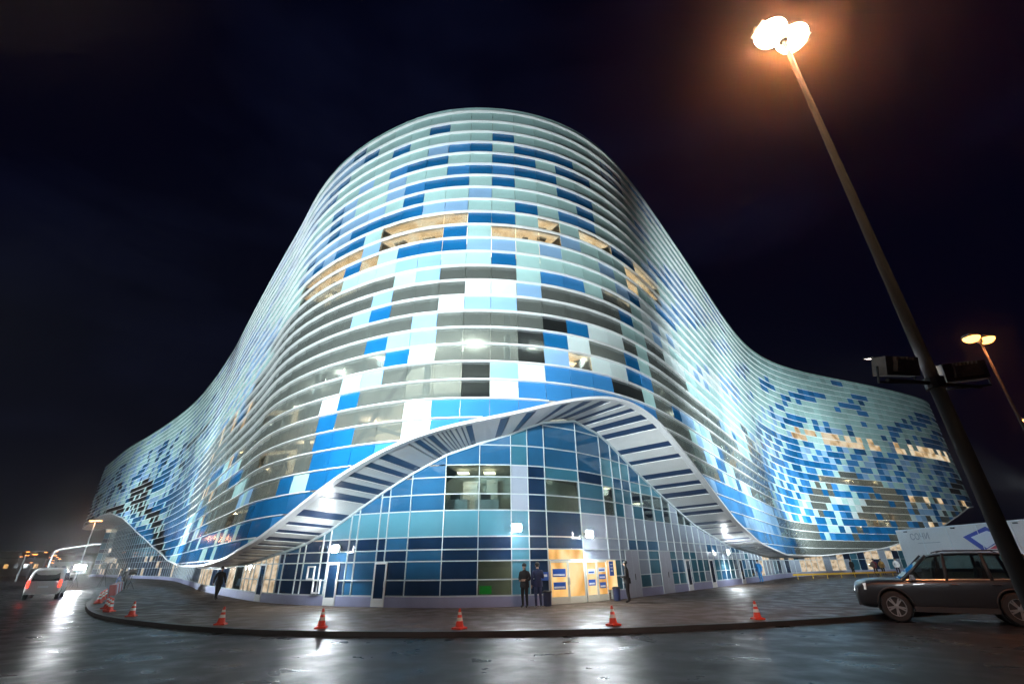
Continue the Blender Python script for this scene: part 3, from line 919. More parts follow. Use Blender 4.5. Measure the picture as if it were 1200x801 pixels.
# office fittings seen through the glass
def room_box(s, d, z, sz, m, name):
    p, n = gpt(s, -d); b = MB()
    b.box((p.x, p.y, z + sz[2] / 2), sz, Matrix.Rotation(math.atan2(n.y, n.x) + math.pi / 2, 3, 'Z'))
    part(b, name, m)
for s_, d, z, sz, m, nm in [(mid[1] + 0.5, 1.3, 4.05, (1.1, 0.6, 0.75), 'cloth_white', 'office_desk'), (mid[1] + 0.3, 1.2, 4.8, (0.5, 0.06, 0.34), 'black_metal', 'monitor'),
                            (mid[2] + 0.6, 1.5, 4.05, (1.2, 0.6, 0.75), 'cloth_white', 'office_desk'), (mid[2] + 0.5, 1.4, 4.8, (0.5, 0.06, 0.34), 'black_metal', 'monitor'),
                            (mid[1] + 1.2, 3.0, 4.05, (0.8, 0.45, 1.9), 'trim_white', 'cupboard'), (mid[2] + 1.2, 3.0, 4.05, (0.6, 0.4, 2.0), 'interior_column', 'cupboard'),
                            (mid[5] + 0.8, 2.4, 4.05, (1.0, 0.5, 1.4), 'trim_white', 'cupboard'), (mid[2] + 0.55, 1.0, 0.62, (0.55, 0.35, 0.32), 'green_box', 'green_crate'),
                            (mid[9], 1.6, 4.05, (1.0, 0.5, 1.3), 'trim_white', 'cupboard'), (mid[11], 1.6, 4.05, (1.3, 0.6, 0.8), 'cloth_white', 'office_desk')]:
    room_box(s_, d, z, sz, m, nm)
# main entrance: two glazed double doors with a lit lobby behind
def local(s, z, out_=0.0):
    p, n = gpt(s, out_); return Vector((p.x, p.y, z))
def rect(b, s0, s1, z0, z1, out_, depth, mi=0):
    n = gpt((s0 + s1) / 2)[1]
    b.prism([local(s0, z0, out_), local(s1, z0, out_), local(s1, z1, out_), local(s0, z1, out_)], n * -depth, mi)
def frame(b, s0, s1, z0, z1, w, out_, depth):
    rect(b, s0, s1, z0, z0 + w, out_, depth); rect(b, s0, s1, z1 - w, z1, out_, depth)
    rect(b, s0, s0 + w, z0 + w, z1 - w, out_, depth); rect(b, s1 - w, s1, z0 + w, z1 - w, out_, depth)
NOTICES = [[(1.28, 1.62, 'poster_blue', 0.20), (0.76, 1.06, 'poster_blue', 0.24)], [], [(1.36, 1.58, 'poster_white', 0.20), (0.86, 1.12, 'poster_blue', 0.19)], [(1.44, 1.64, 'poster_white', 0.17), (1.12, 1.34, 'poster_blue', 0.19), (0.72, 0.98, 'poster_blue', 0.21)]]
leaf_ = 0
for d0, d1 in ((dA0 + 0.08, dA1 - 0.06), (dB0 + 0.06, dB1 - 0.45)):
    md = (d0 + d1) / 2
    for a, b_ in ((d0, md - 0.01), (md + 0.01, d1)):
        b = MB(); frame(b, a, b_, PZ + 0.02, 1.97, 0.085, 0.07, 0.06); rect(b, a + 0.085, b_ - 0.085, PZ + 0.10, 0.45, 0.055, 0.03)
        do = part(b, 'door', 'door_frame')
        b = MB(); rect(b, a + 0.086, b_ - 0.086, 0.455, 1.88, 0.04, 0.012); part(b, 'door_pane', 'door_warm', parent=do)  # pane itself glows in place of light from the lobby
        for z0, z1, m_, in_ in NOTICES[leaf_]:
            b = MB(); rect(b, a + in_, b_ - in_, z0, z1, 0.05, 0.004); part(b, 'poster', m_, parent=do)
            b = MB(); rect(b, a + in_ + 0.04, b_ - in_ - 0.08, z0 + 0.05, z0 + 0.12, 0.055, 0.002); part(b, 'poster_print', 'poster_white' if m_ == 'poster_blue' else 'poster_blue', parent=do)
        b = MB(); hx = b_ - 0.05 if a == d0 else a + 0.05
        b.tube([local(hx, 0.95, 0.10), local(hx, 1.25, 0.10)], 0.015, 6); part(b, 'handle', 'alloy', parent=do); leaf_ += 1
b = MB(); rect(b, dB1 - 0.42, dB1 + 0.55, 0.62, 1.97, 0.075, 0.02); part(b, 'lit_side_panel', 'door_warm')
b = MB(); rect(b, dB1 - 0.22, dB1 + 0.22, 1.25, 1.92, 0.10, 0.02); sg = part(b, 'notice_board', 'poster_blue')
for z in (1.75, 1.6, 1.45):
    b = MB(); rect(b, dB1 - 0.12, dB1 + 0.12, z, z + 0.05, 0.105, 0.003); part(b, 'notice_line', 'poster_white', parent=sg)
b = MB(); rect(b, dA0 - 0.62, dA0 - 0.08, 1.15, 1.5, 0.10, 0.02); sg = part(b, 'notice_board', 'poster_blue')
b = MB(); rect(b, dA0 - 0.52, dA0 - 0.18, 1.30, 1.40, 0.105, 0.003); part(b, 'notice_line', 'poster_white', parent=sg)
# side doors along the glass: framed leaf with a dark pane, or a plain lilac leaf
def side_door(s0, w, plain):
    b = MB(); z1 = 2.0
    if plain:
        rect(b, s0, s0 + w, PZ + 0.02, 2.45, 0.12, 0.05); do = part(b, 'door', 'door_lilac')
        b = MB(); rect(b, s0 - 0.04, s0, PZ + 0.02, 2.49, 0.125, 0.05); rect(b, s0 + w, s0 + w + 0.04, PZ + 0.02, 2.49, 0.125, 0.05)
        rect(b, s0, s0 + w, 2.45, 2.49, 0.125, 0.05); rect(b, s0 + w / 2 - 0.01, s0 + w / 2 + 0.01, PZ + 0.02, 2.45, 0.123, 0.006); part(b, 'door_frame', 'mullion', parent=do)
        b = MB(); b.tube([local(s0 + w / 2 + 0.08, 1.0, 0.16), local(s0 + w / 2 + 0.08, 1.3, 0.16)], 0.02, 6); part(b, 'handle', 'black_metal', parent=do)
    else:
        frame(b, s0, s0 + w, PZ + 0.02, z1, 0.09, 0.13, 0.05); do = part(b, 'door', 'trim_white')
        b = MB(); rect(b, s0 + 0.09, s0 + w - 0.09, PZ + 0.35, z1 - 0.09, 0.11, 0.02); part(b, 'door_pane', 'pane_navy', parent=do)
        b = MB(); rect(b, s0 + 0.09, s0 + w - 0.09, PZ + 0.11, PZ + 0.35, 0.12, 0.03); part(b, 'kick_plate', 'trim_white', parent=do)
        b = MB(); b.tube([local(s0 + w - 0.06, 0.95, 0.17), local(s0 + w - 0.06, 1.2, 0.17)], 0.015, 6); part(b, 'handle', 'alloy', parent=do)
def s_pix(px, py):                                   # glass arc length seen at a pixel of the glass foot
    best = (1e9, 0)
    for s in np.arange(sLeft, sRight, 0.1):
        x, y, d = project(local(s, 0.6)); e = abs(x - px)
        if e < best[0]: best = (e, s)
    return best[1]
side_door(s_pix(382, 700), 0.85, False); side_door(s_pix(438, 700), 0.8, False); side_door(s_pix(302, 698), 0.9, False)
side_door(s_pix(735, 690), 1.5, True); side_door(s_pix(776, 690), 1.5, True)
side_door(s_pix(805, 690), 0.75, False); side_door(s_pix(833, 690), 0.9, False); side_door(s_pix(868, 690), 0.9, False)
for px in (362, 371):                                 # little opening casements
    s_ = s_pix(px, 690); b = MB(); z0 = 1.25 if px == 362 else 0.65
    frame(b, s_ - 0.3, s_ + 0.3, z0, z0 + 0.62, 0.07, 0.13, 0.06); part(b, 'casement', 'trim_white')

# interior lamps: lobby and offices, then extra ones added to brighten
for px, z, pw in (((mid[5] + mid[6]) / 2, 2.8, 60), ((mid[6] + mid[7]) / 2, 2.8, 60), (mid[1] + 0.8, 6.1, 45), (mid[2] + 0.8, 6.1, 45), (mid[6] - 0.8, 6.1, 35), (mid[10], 6.0, 40), (mid[13], 5.4, 30)):
    p = local(px, z, -1.6); b = MB(); b.box((p.x, p.y, z + 0.08), (0.6, 0.6, 0.05)); part(b, 'ceiling_lamp', 'lamp_soft')
    light('ceiling_lamp_light', 'POINT', (p.x, p.y, z - 0.15), pw, (1.0, 0.86, 0.62), radius=0.2)
for s_ in (-34, -27, -21, -16, -12, -8, -4.5, -1, 3, 7, 11, 16, 22):  # extra lamps added to brighten the interior behind the glass panels
    for lev in (15.0, 18.6, 22.2):
        z = H - lev
        if z < lip(s_) + 1.2: continue
        p = inn(s_, 2.4); b = MB(); b.lathe([(0.22, -0.06), (0.25, 0.0), (0.22, 0.06)], 12, (p.x, p.y, z)); part(b, 'ceiling_lamp', 'lamp_soft')
        warm_ = lev > 18 and s_ < -1
        light('ceiling_lamp_light', 'POINT', (p.x, p.y, z - 0.3), 420 if lev > 16 else 320, (1.0, 0.76, 0.50) if warm_ else (0.92, 1.0, 0.92), radius=0.2)
for s_ in (-40, -48, -56, 66, 72, 78, 84, 92):  # more added lamps, to light the interior of the outer walls
    for lev in (15.0, 21.5):
        z = max(lip(s_) + 2.2, H - lev); p = inn(s_, 2.2); b = MB(); b.lathe([(0.22, -0.06), (0.25, 0.0), (0.22, 0.06)], 12, (p.x, p.y, z)); part(b, 'ceiling_lamp', 'lamp_soft')
        light('ceiling_lamp_light', 'POINT', (p.x, p.y, z - 0.3), 330, (1.0, 0.74, 0.46), radius=0.2)

# ------------------------------------------------------------------ floodlights (all give cold white light onto the facade)
COOL = (0.86, 0.97, 1.0)
def flood_head(parent, loc, aim, size=0.62):
    """box floodlight: casing with cooling ribs, visor, glass and yoke; loc and aim in the parent's frame"""
    d = (Vector(aim) - Vector(loc)).normalized()
    R = d.to_track_quat('Y', 'Z').to_matrix()
    o = bpy.data.objects.new('floodlight_head', None)
    w, dp, h = size, size * 0.45, size * 0.52
    c = MB(); c.box((0, 0, 0), (w, dp, h)); c.box((0, -dp * 0.62, 0), (w * 0.62, dp * 0.36, h * 0.6), taper=0.85)
    for k in range(-3, 4): c.box((k * w * 0.09, -dp * 0.58, h * 0.36), (0.012, dp * 0.3, h * 0.22))
    hd = c.build('floodlight_casing', 'flood_casing', parent)
    hd.matrix_local = Matrix.Translation(loc) @ R.to_4x4()
    v = MB(); v.box((0, dp * 0.62, h * 0.52), (w * 1.06, dp * 0.75, 0.02)); v.build('visor', 'flood_casing', hd)
    g = MB(); g.box((0, dp * 0.52, 0), (w * 0.88, 0.012, h * 0.84)); g.build('lamp_glass', 'lamp_white', hd)
    y = MB(); y.tube([(-w * 0.56, 0, 0), (-w * 0.56, 0, -h * 0.85), (w * 0.56, 0, -h * 0.85), (w * 0.56, 0, 0)], 0.022, 6); y.build('yoke', 'black_metal', hd)
    return hd

def mast(name_label, loc, height, heads_rz, warm, power, lampcol, floods=(), arm_z=4.85, group=None, rad=0.12, hs=0.52, cone_=140):
    t = thing('light_mast', name_label, 'lamp post', loc, 0, group)
    b = MB(); b.tube([(0, 0, 0), (0, 0, 0.9), (0, 0, 1.0), (0, 0, height)], [rad * 1.15, rad * 1.12, rad, rad * 0.42], 18); b.build('pole', 'steel', t, True)
    b = MB(); b.lathe([(rad * 2.2, 0), (rad * 2.2, 0.04), (rad * 1.3, 0.06), (rad * 1.2, 0.16)], 16); b.build('base_plate', 'grey_metal', t)
    b = MB(); R = Matrix.Rotation(heads_rz, 3, 'Z')
    b.box((0, 0, height - 0.03), (1.3 + hs, 0.08, 0.08), R); b.lathe([(0.12, -0.3), (0.14, -0.1), (0.10, 0.1), (0.02, 0.16)], 12, (0, 0, height)); b.build('cross_arm', 'grey_metal', t)
    for sx in (-1, 1):
        hd = MB(); c = R @ Vector((sx * hs, 0, 0))
        hd.box((c.x, c.y, height + 0.05), (0.86, 0.46, 0.16), R, taper=0.8); ho = hd.build('lamp_head', 'grey_metal', t)
        g = MB(); g.lathe([(0.05, -0.30), (0.24, -0.25), (0.36, -0.14), (0.40, -0.02), (0.38, 0.0)], 18, (c.x, c.y, height - 0.02)); g.build('lamp_glass', warm, ho, True)
        light('mast_light', 'SPOT', (loc[0] + c.x * 1.1, loc[1] + c.y * 1.1, height - 0.2), power, lampcol, target=(loc[0] + c.x * 1.1, loc[1] + c.y * 1.1 - 0.01, 0), cone=cone_, blend=0.5, radius=0.25)
    if floods:
        a = MB(); d = R @ Vector((1, 0, 0))
        a.tube([tuple(d * -1.0 + Vector((0, 0, arm_z - 0.26))), tuple(d * 1.0 + Vector((0, 0, arm_z - 0.26)))], 0.035, 8)
        a.lathe([(rad + 0.03, -0.09), (rad + 0.03, 0.09)], 12, (0, 0, arm_z - 0.26)); a.build('flood_bracket', 'black_metal', t)
        for k, (off, aim, pw, cone) in enumerate(floods):
            p = d * off + Vector((0, 0, arm_z))
            flood_head(t, tuple(p), tuple(Vector(aim) - Vector(loc)))
            wp = p + Vector(loc); dd = (Vector(aim) - wp).normalized()
            light('flood_light', 'SPOT', tuple(wp + dd * 0.34), pw, COOL, target=aim, cone=cone, blend=0.7, radius=0.2)
    return t
RW = cpt(s_of(24, 47))[0]; RF = cpt(s_of(40, 67))[0]; RE = cpt(s_of(66, 80))[0]
LW = cpt(s_of(-27, 43))[0]; LF = cpt(s_of(-50, 72))[0]; LE = cpt(s_of(-90, 111))[0]
WARM = (1.0, 0.27, 0.09)
mast('tall steel lamp mast with two boxy floodlights on a bracket beside the dark car', (7.35, 7.5, 0), 14.6, math.radians(12), 'lamp_warm', 13000, WARM, hs=0.33, cone_=116,
     floods=((-0.72, (5.0, 23.0, 9.5), 4500, 70), (0.72, (RW.x - 3, RW.y - 5, 10), 11000, 60)))
mast('slim lamp mast with a lit double lamp head behind the white trailer', (27.2, 24.0, 0), 13.4, math.radians(10), 'lamp_orange', 4000, (1.0, 0.30, 0.10), rad=0.11,
     floods=((-0.72, (RW.x - 4, RW.y - 6, 14), 26000, 85), (0.72, (RW.x + 4, RW.y + 6, 12), 36000, 70)))  # both floods added out of view to light the right wall
mast('lamp mast with orange double head farthest along the trailer side', (48.2, 41.5, 0), 13.4, math.radians(10), 'lamp_orange', 4000, (1.0, 0.30, 0.10), rad=0.11,
     floods=((-0.72, (RF.x, RF.y, 12), 26000, 70), (0.72, (RE.x, RE.y, 11), 17000, 95)))  # floods added out of view to light the right fold and wing
mast('unseen lamp mast with cold floodlights facing the rounded arena corner', (-10.5, 4.5, 0), 14.6, math.radians(-20), 'lamp_warm', 40, WARM,
     floods=((-0.72, (-9, 24, 14), 21000, 80), (0.72, (-3.0, 20, 13), 21500, 80)))  # out of view, placed to light the corner from the left
mast('added unseen lamp mast with cold floodlights facing the left wall of the arena', (-50.0, 24.0, 0), 14.6, math.radians(-40), 'lamp_warm', 40, WARM,
     floods=((-0.72, (LF.x, LF.y, 13), 85000, 60), (0.72, (LW.x, LW.y, 14), 70000, 75)))  # mast out of view, added to light the left wall and fold
mast('added unseen lamp mast with cold floodlights facing the raised left wing of the arena', (-88.0, 62.0, 0), 14.6, math.radians(-45), 'lamp_orange', 40, WARM,
     floods=((-0.72, (LE.x - 10, LE.y + 10, 14), 55000, 85), (0.72, (LE.x + 14, LE.y - 14, 12), 55000, 80)))  # mast out of view, added to brighten the left wing

def ground_flood(loc, aim, power, cone, label, hgt=0.9, size=0.5):
    t = thing('floodlight', label, 'floodlight', loc, 0, None)
    b = MB()
    for k in range(3):
        a = k * 2.094 + 0.4
        b.tube([(0.42 * math.cos(a), 0.42 * math.sin(a), 0.015), (0, 0, hgt * 0.55)], 0.016, 6)
    b.tube([(0, 0, hgt * 0.5), (0, 0, hgt - 0.05)], 0.02, 6); b.build('tripod', 'black_metal', t)
    flood_head(t, (0, 0, hgt + 0.18), tuple(Vector(aim) - Vector(loc)), size)
    wp = Vector(loc) + Vector((0, 0, hgt + 0.18)); dd = (Vector(aim) - wp).normalized()
    light('flood_light', 'SPOT', tuple(wp + dd * 0.3), power, COOL, target=aim, cone=cone, blend=0.8, radius=0.2)
def out_pt(s, off, z):
    p = cpt(s, off)[0]; return (p.x, p.y, z)
ground_flood(out_pt(s_of(-36, 54.5), 3.5, PZ), out_pt(s_of(-44, 65), 0, 14), 9000, 120, 'white floodlight on tripod at the foot of the left fold of the arena', 1.2)
ground_flood((-43.0, 53.5, PZ), out_pt(s_of(-85, 106), 0, 12), 9000, 90, 'bright floodlight on tripod near the bent lamp post', 2.4, 0.8)
ground_flood(out_pt(s_of(36, 63), 6, PZ), out_pt(s_of(38, 65), 0, 15), 9000, 120, 'white floodlight on tripod at the foot of the right fold of the arena', 1.0)
ground_flood((-44.6, 52.0, PZ), (-14, 17, 0.2), 1500, 120, 'dazzling floodlight on tripod turned towards the wet road beside the van', 1.7, 1.0)
# wall floodlights fixed to the glass front (the star-like lamps of the photograph)
def wall_lamp(s, z, power, label):
    p, n = gpt(s, 0.12)
    t = thing('wall_floodlight', label, 'wall lamp', (p.x, p.y, z), 0, 'wall lamps on the glass front')
    b = MB(); b.tube([(0, 0, 0), (n.x * 0.25, n.y * 0.25, 0.03)], 0.025, 6); b.build('bracket', 'grey_metal', t)
    c = Vector((n.x * 0.32, n.y * 0.32, 0.03)); R = Matrix.Rotation(math.atan2(n.y, n.x) - math.pi / 2, 3, 'Z')
    b = MB(); b.box(c, (0.44, 0.14, 0.32), R); co = b.build('casing', 'grey_metal', t)
    b = MB(); b.box(c + Vector((n.x, n.y, -0.25)) * 0.085, (0.42, 0.04, 0.30), R); b.build('lamp_glass', 'lamp_white', co)
    light('wall_light', 'SPOT', (p.x + n.x * 0.55, p.y + n.y * 0.55, z - 0.02), power, COOL, target=(p.x + n.x * 1.3, p.y + n.y * 1.3, z - 1.2), cone=165, blend=0.4, radius=0.12)
wall_lamp(s_pix(687, 628) , 3.14, 620, 'bright wall floodlight above the lit orange entrance doors')
wall_lamp(s_pix(396, 645), 2.6, 480, 'bright wall floodlight above the white door by the cream windows')
wall_lamp(s_pix(851, 650), 2.5, 620, 'bright wall floodlight where the canopy sweeps down by the blue jacket')
wall_lamp(s_pix(603, 560), 3.35, 80, 'small wall lamp on the narrow column left of the entrance')

# ------------------------------------------------------------------ traffic cones
def make_cone():
    t = thing('traffic_cone', '', 'traffic cone', (0, 0, 0))
    b = MB(); b.box((0, 0, 0.02), (0.33, 0.33, 0.04)); b.box((0, 0, 0.05), (0.28, 0.28, 0.02), taper=0.8); b.build('base', 'cone_orange', t)
    def ring(z): return 0.125 - (z - 0.05) / 0.47 * 0.098
    prof = [0.05, 0.20, 0.29, 0.36, 0.43, 0.52]
    for k, (z0, z1) in enumerate(zip(prof[:-1], prof[1:])):
        b = MB(); b.lathe([(ring(z0), z0), (ring(z1), z1)], 18)
        b.build('body' if k in (0, 2, 4) else 'reflective_band', 'cone_orange' if k in (0, 2, 4) else 'cone_white', t, False)
    return t
KS = 1.85 / 1.75
cone_xy = [((-1.65, 15.75), 'traffic cone on the kerb in front of the office windows'), ((2.95, 16.1), 'traffic cone on the kerb in front of the orange lit doors'),
           ((7.85, 17.25), 'traffic cone standing alone on the kerb next to the dark car'), ((-5.95, 16.35), 'traffic cone on the kerb in front of the white glazed door'),
           ((-9.75, 17.6), 'traffic cone on the kerb in front of the cream lit windows')]
row_xy = [(-15.2, 20.9), (-17.9, 23.2), (-18.7, 24.1), (-19.5, 25.0), (-23.0, 28.8), (-24.0, 30.1), (-25.0, 31.5), (-26, 32.8), (-27, 34.2)]
c0 = make_cone()
for k, ((x, y), lab) in enumerate(cone_xy):
    c = c0 if k == 0 else copy_tree(c0)
    c.location = (x, y, PZ + 0.004); c.rotation_euler = (random.uniform(-.02, .02), random.uniform(-.02, .02), random.uniform(0, 1.5)); tag(c, lab, group='cones along the kerb')
for k, (x, y) in enumerate(row_xy):
    c = copy_tree(c0); c.location = (x, y, PZ + 0.004); c.rotation_euler.z = random.uniform(0, 1.5)
    c.rotation_euler.x = random.uniform(-.03, .03)
    tag(c, 'traffic cone in the close row curving along the kerb towards the white van', group='cones in the close row by the van')

# ------------------------------------------------------------------ people
def person(loc, rz, label, top, legs, height=1.74, pose='stand', hood=False, shoes='shoe', hairm='hair', bag=False):
    k = height / 1.76
    J = {}; E = []; Rr = {}
    def v(n, x, y, z, r, r2=None): J[n] = (x * k, y * k, z * k); Rr[n] = (r * k, (r2 or r) * k)
    bulk = 1.12
    v('pel', 0, 0, 0.95, 0.165 * bulk, 0.125 * bulk); v('waist', 0, -0.005, 1.10, 0.155 * bulk, 0.12 * bulk); v('chest', 0, 0.0, 1.30, 0.185 * bulk, 0.125 * bulk)
    v('neckb', 0, 0.005, 1.46, 0.085, 0.08); v('neck', 0, 0.01, 1.53, 0.056); v('head', 0, 0.025, 1.60, 0.080, 0.094); v('headt', 0, 0.02, 1.69, 0.072, 0.086)
    for a, b in (('pel', 'waist'), ('waist', 'chest'), ('chest', 'neckb'), ('neckb', 'neck'), ('neck', 'head'), ('head', 'headt')): E.append((a, b))
    for sx, sd in ((-1, 'L'), (1, 'R')):
        st = 0.0
        if pose == 'walk': st = 0.20 * sx
        v('hip' + sd, sx * 0.10, 0, 0.86, 0.105); v('knee' + sd, sx * 0.105, st * 0.55 + 0.02, 0.49, 0.072); v('ank' + sd, sx * 0.11, st - 0.02 - (0.03 if st < 0 else 0), 0.09 + (0.05 if st < 0 else 0), 0.050)
        v('toe' + sd, sx * 0.125, st + 0.14, 0.045 + (0.01 if st < 0 else 0), 0.045)
        E.extend([('pel', 'hip' + sd), ('hip' + sd, 'knee' + sd), ('knee' + sd, 'ank' + sd), ('ank' + sd, 'toe' + sd)])
        v('sho' + sd, sx * 0.20, 0, 1.40, 0.078 * bulk)
        if pose == 'front':
            v('elb' + sd, sx * 0.27, -0.03, 1.12, 0.060 * bulk); v('wri' + sd, sx * 0.15, 0.17, 1.06, 0.042); v('palm' + sd, sx * 0.09, 0.21, 1.06, 0.032)
            fd = (-sx * 0.05, 0.03, 0.0)
        elif pose == 'phone' and sx > 0:
            v('elb' + sd, sx * 0.27, 0.02, 1.12, 0.060 * bulk); v('wri' + sd, sx * 0.16, 0.20, 1.30, 0.040); v('palm' + sd, sx * 0.13, 0.22, 1.36, 0.032)
            fd = (-0.01, 0.02, 0.05)
        else:
            sw = -st * 0.7
            v('elb' + sd, sx * 0.27, -0.02 + sw * 0.5, 1.12, 0.060 * bulk); v('wri' + sd, sx * 0.27, 0.05 + sw, 0.89, 0.040); v('palm' + sd, sx * 0.265, 0.07 + sw, 0.82, 0.032)
            fd = (0.0, 0.015, -0.055)
        E.extend([('chest', 'sho' + sd), ('sho' + sd, 'elb' + sd), ('elb' + sd, 'wri' + sd), ('wri' + sd, 'palm' + sd)])
        px, py, pz = [c / k for c in J['palm' + sd]]
        D = Vector(fd).normalized(); side = Vector((0, 1, 0)) if abs(D.y) < 0.7 else Vector((0, 0, 1))
        for q in range(4):
            ln = (0.068, 0.082, 0.078, 0.06)[q]; of = side * (0.03 - q * 0.02)
            b1 = Vector((px, py, pz)) + of + D * 0.045; b2 = b1 + D * ln * 0.6 + Vector((-sx * 0.012, 0.006, 0))
            v(f'f{q}{sd}', *b1, 0.0095); v(f'g{q}{sd}', *b2, 0.008); E.extend([('palm' + sd, f'f{q}{sd}'), (f'f{q}{sd}', f'g{q}{sd}')])
        tb = Vector((px, py, pz)) + side * 0.042 + D * 0.0; v('t' + sd, *tb, 0.011); v('u' + sd, *(tb + D * 0.035 + side * 0.012), 0.009)
        E.extend([('palm' + sd, 't' + sd), ('t' + sd, 'u' + sd)])
    names = list(J); idx = {n: i for i, n in enumerate(names)}
    me = bpy.data.meshes.new('person'); me.from_pydata([J[n] for n in names], [(idx[a], idx[b]) for a, b in E], [])
    o = bpy.data.objects.new('tmp_person', me); COL.objects.link(o)
    sk = o.modifiers.new('skin', 'SKIN')
    for i, n in enumerate(names):
        me.skin_vertices[0].data[i].radius = Rr[n]; me.skin_vertices[0].data[i].use_root = (n == 'pel')
    sk.branch_smoothing = 0.4; sk.use_smooth_shade = True
    o.modifiers.new('sub', 'SUBSURF').levels = 1; o.modifiers['sub'].render_levels = 1
    dg = bpy.context.evaluated_depsgraph_get(); dg.update()
    m2 = bpy.data.meshes.new_from_object(o.evaluated_get(dg)); m2.name = 'person'
    bpy.data.objects.remove(o)
    # coat hem, trousers, shoes, skin, hair by position on the one continuous surface
    m2.materials.clear()
    for mm_ in (top, legs, shoes, 'skin', hairm): m2.materials.append(M[mm_])
    wr = [Vector(J['wriL']), Vector(J['wriR'])]; pa = [Vector(J['palmL']), Vector(J['palmR'])]
    for p in m2.polygons:
        c = p.center; z = c.z / k; mi = 0
        hand = any((c - a).length < 0.135 * k and (c - a).length < (c - w).length + 0.01 for a, w in zip(pa, wr))
        if hand: mi = 3
        elif z < 0.09: mi = 2
        elif z < 0.84 and abs(c.x) / k < 0.22: mi = 1
        elif z > 1.50:
            face = c.y / k > 0.045 and z < 1.70
            mi = 3 if face else (0 if hood else (4 if z > 1.585 else 3))
        p.material_index = mi; p.use_smooth = True
    t = tag(bpy.data.objects.new('person', m2), label, 'person'); COL.objects.link(t)
    t.location = loc; t.rotation_euler = (0, 0, rz)
    # nose, ears, eyes, mouth of the face; hair cap
    hb = MB(); cz = 1.635 * k
    hb.box((0, 0.122 * k, cz - 0.01 * k), (0.022 * k, 0.03 * k, 0.045 * k), taper=0.5); hb.build('nose', 'skin', t)
    for sx in (-1, 1):
        e = MB(); e.lathe([(0.004, -0.012), (0.013, 0), (0.004, 0.012)], 8, (sx * 0.032 * k, 0.108 * k, cz + 0.018 * k)); e.build('eye', 'cloth_black', t)
        if not hood:
            e = MB(); e.box((sx * 0.086 * k, 0.02 * k, cz), (0.018 * k, 0.035 * k, 0.06 * k), taper=0.8); e.build('ear', 'skin', t)
    e = MB(); e.box((0, 0.112 * k, cz - 0.055 * k), (0.045 * k, 0.012, 0.010 * k)); e.build('mouth', 'cloth_red', t)
    h = MB(); h.lathe([(0.10 * k, -0.03 * k), (0.103 * k, 0.02 * k), (0.085 * k, 0.075 * k), (0.045 * k, 0.105 * k), (0.005, 0.112 * k)], 14, (0, 0.004 * k, 1.665 * k)); h.build('hood' if hood else 'hair', top if hood else hairm, t, True)
    # coat skirt: flares slightly below the waist
    cs = MB(); prof = [(0.175 * bulk, 1.04), (0.19 * bulk, 0.92), (0.20 * bulk, 0.80)]
    n = 18; rings = []
    for r, z in prof:
        b0 = len(cs.v)
        for q in range(n):
            a = 2 * math.pi * q / n; cs.v.append((r * math.cos(a) * k, r * 0.8 * math.sin(a) * k, z * k))
        rings.append(b0)
    for r0, r1 in zip(rings[:-1], rings[1:]):
        for q in range(n): cs.f.append((r0 + q, r1 + q, r1 + (q + 1) % n, r0 + (q + 1) % n)); cs.mi.append(0)
    cs.build('coat_skirt', top, t, True)
    return t
person((0.42, 22.55, PZ), 2.6, 'person in black standing against the glass beside someone in a navy jacket', 'cloth_black', 'cloth_black', 1.72, 'front', True)
person((1.0, 22.5, PZ), 0.3, 'person in navy jacket and jeans with white shoes looking at a phone', 'cloth_navy', 'cloth_denim', 1.76, 'phone', shoes='cloth_white')
person((5.35, 24.6, PZ), 1.2, 'person in a long black coat standing alone near the lilac doors', 'cloth_black', 'cloth_black', 1.78, 'front', True)
person((-17.6, 30.6, PZ), -2.2, 'person in black walking past the cream lit windows', 'cloth_black', 'cloth_black', 1.76, 'walk', True)
person((21.6, 45.2, PZ), 2.0, 'person in a bright blue jacket near the end of the canopy', 'cloth_blue', 'cloth_blue', 1.80, 'stand')
person((41.3, 62.5, PZ), 1.8, 'person in dark clothes standing near the yellow barrier', 'cloth_black', 'cloth_black', 1.8, 'stand')
person((43.0, 61.0, PZ), 2.3, 'person in a dark red jacket near the yellow barrier', 'cloth_red', 'cloth_black', 1.8, 'front')
person((44.6, 62.0, PZ), 2.9, 'person in an ochre jacket near the trailer', 'cloth_ochre', 'cloth_black', 1.78, 'stand')
person((44.9, 60.0, PZ), 2.9, 'person in a white jacket beside the trailer', 'cloth_white', 'cloth_black', 1.84, 'stand')
person((-51, 66.0, PZ), 2.4, 'person in dark clothes under the raised left end of the arena', 'cloth_black', 'cloth_denim', 1.8, 'walk')
person((-36.5, 48.0, PZ), 0.4, 'person in a black hood by the bent lamp post', 'cloth_black', 'cloth_black', 1.8, 'stand', True)

# bins by the entrance
def bin_(s, o_, label):
    p, n = gpt(s, o_); t = thing('litter_bin', label, 'bin', (p.x, p.y, PZ))
    b = MB(); b.lathe([(0.15, 0), (0.17, 0.02), (0.19, 0.52), (0.20, 0.54)], 14); b.build('bin_body', 'bin_blue', t)
    b = MB(); b.lathe([(0.21, 0.54), (0.21, 0.58), (0.14, 0.62), (0.12, 0.60)], 14); b.build('rim', 'black_metal', t)
bin_(s_pix(635, 700), 0.5, 'dark blue litter bin left of the lit entrance doors'); bin_(s_pix(712, 700), 0.5, 'dark blue litter bin under the blue notice board')

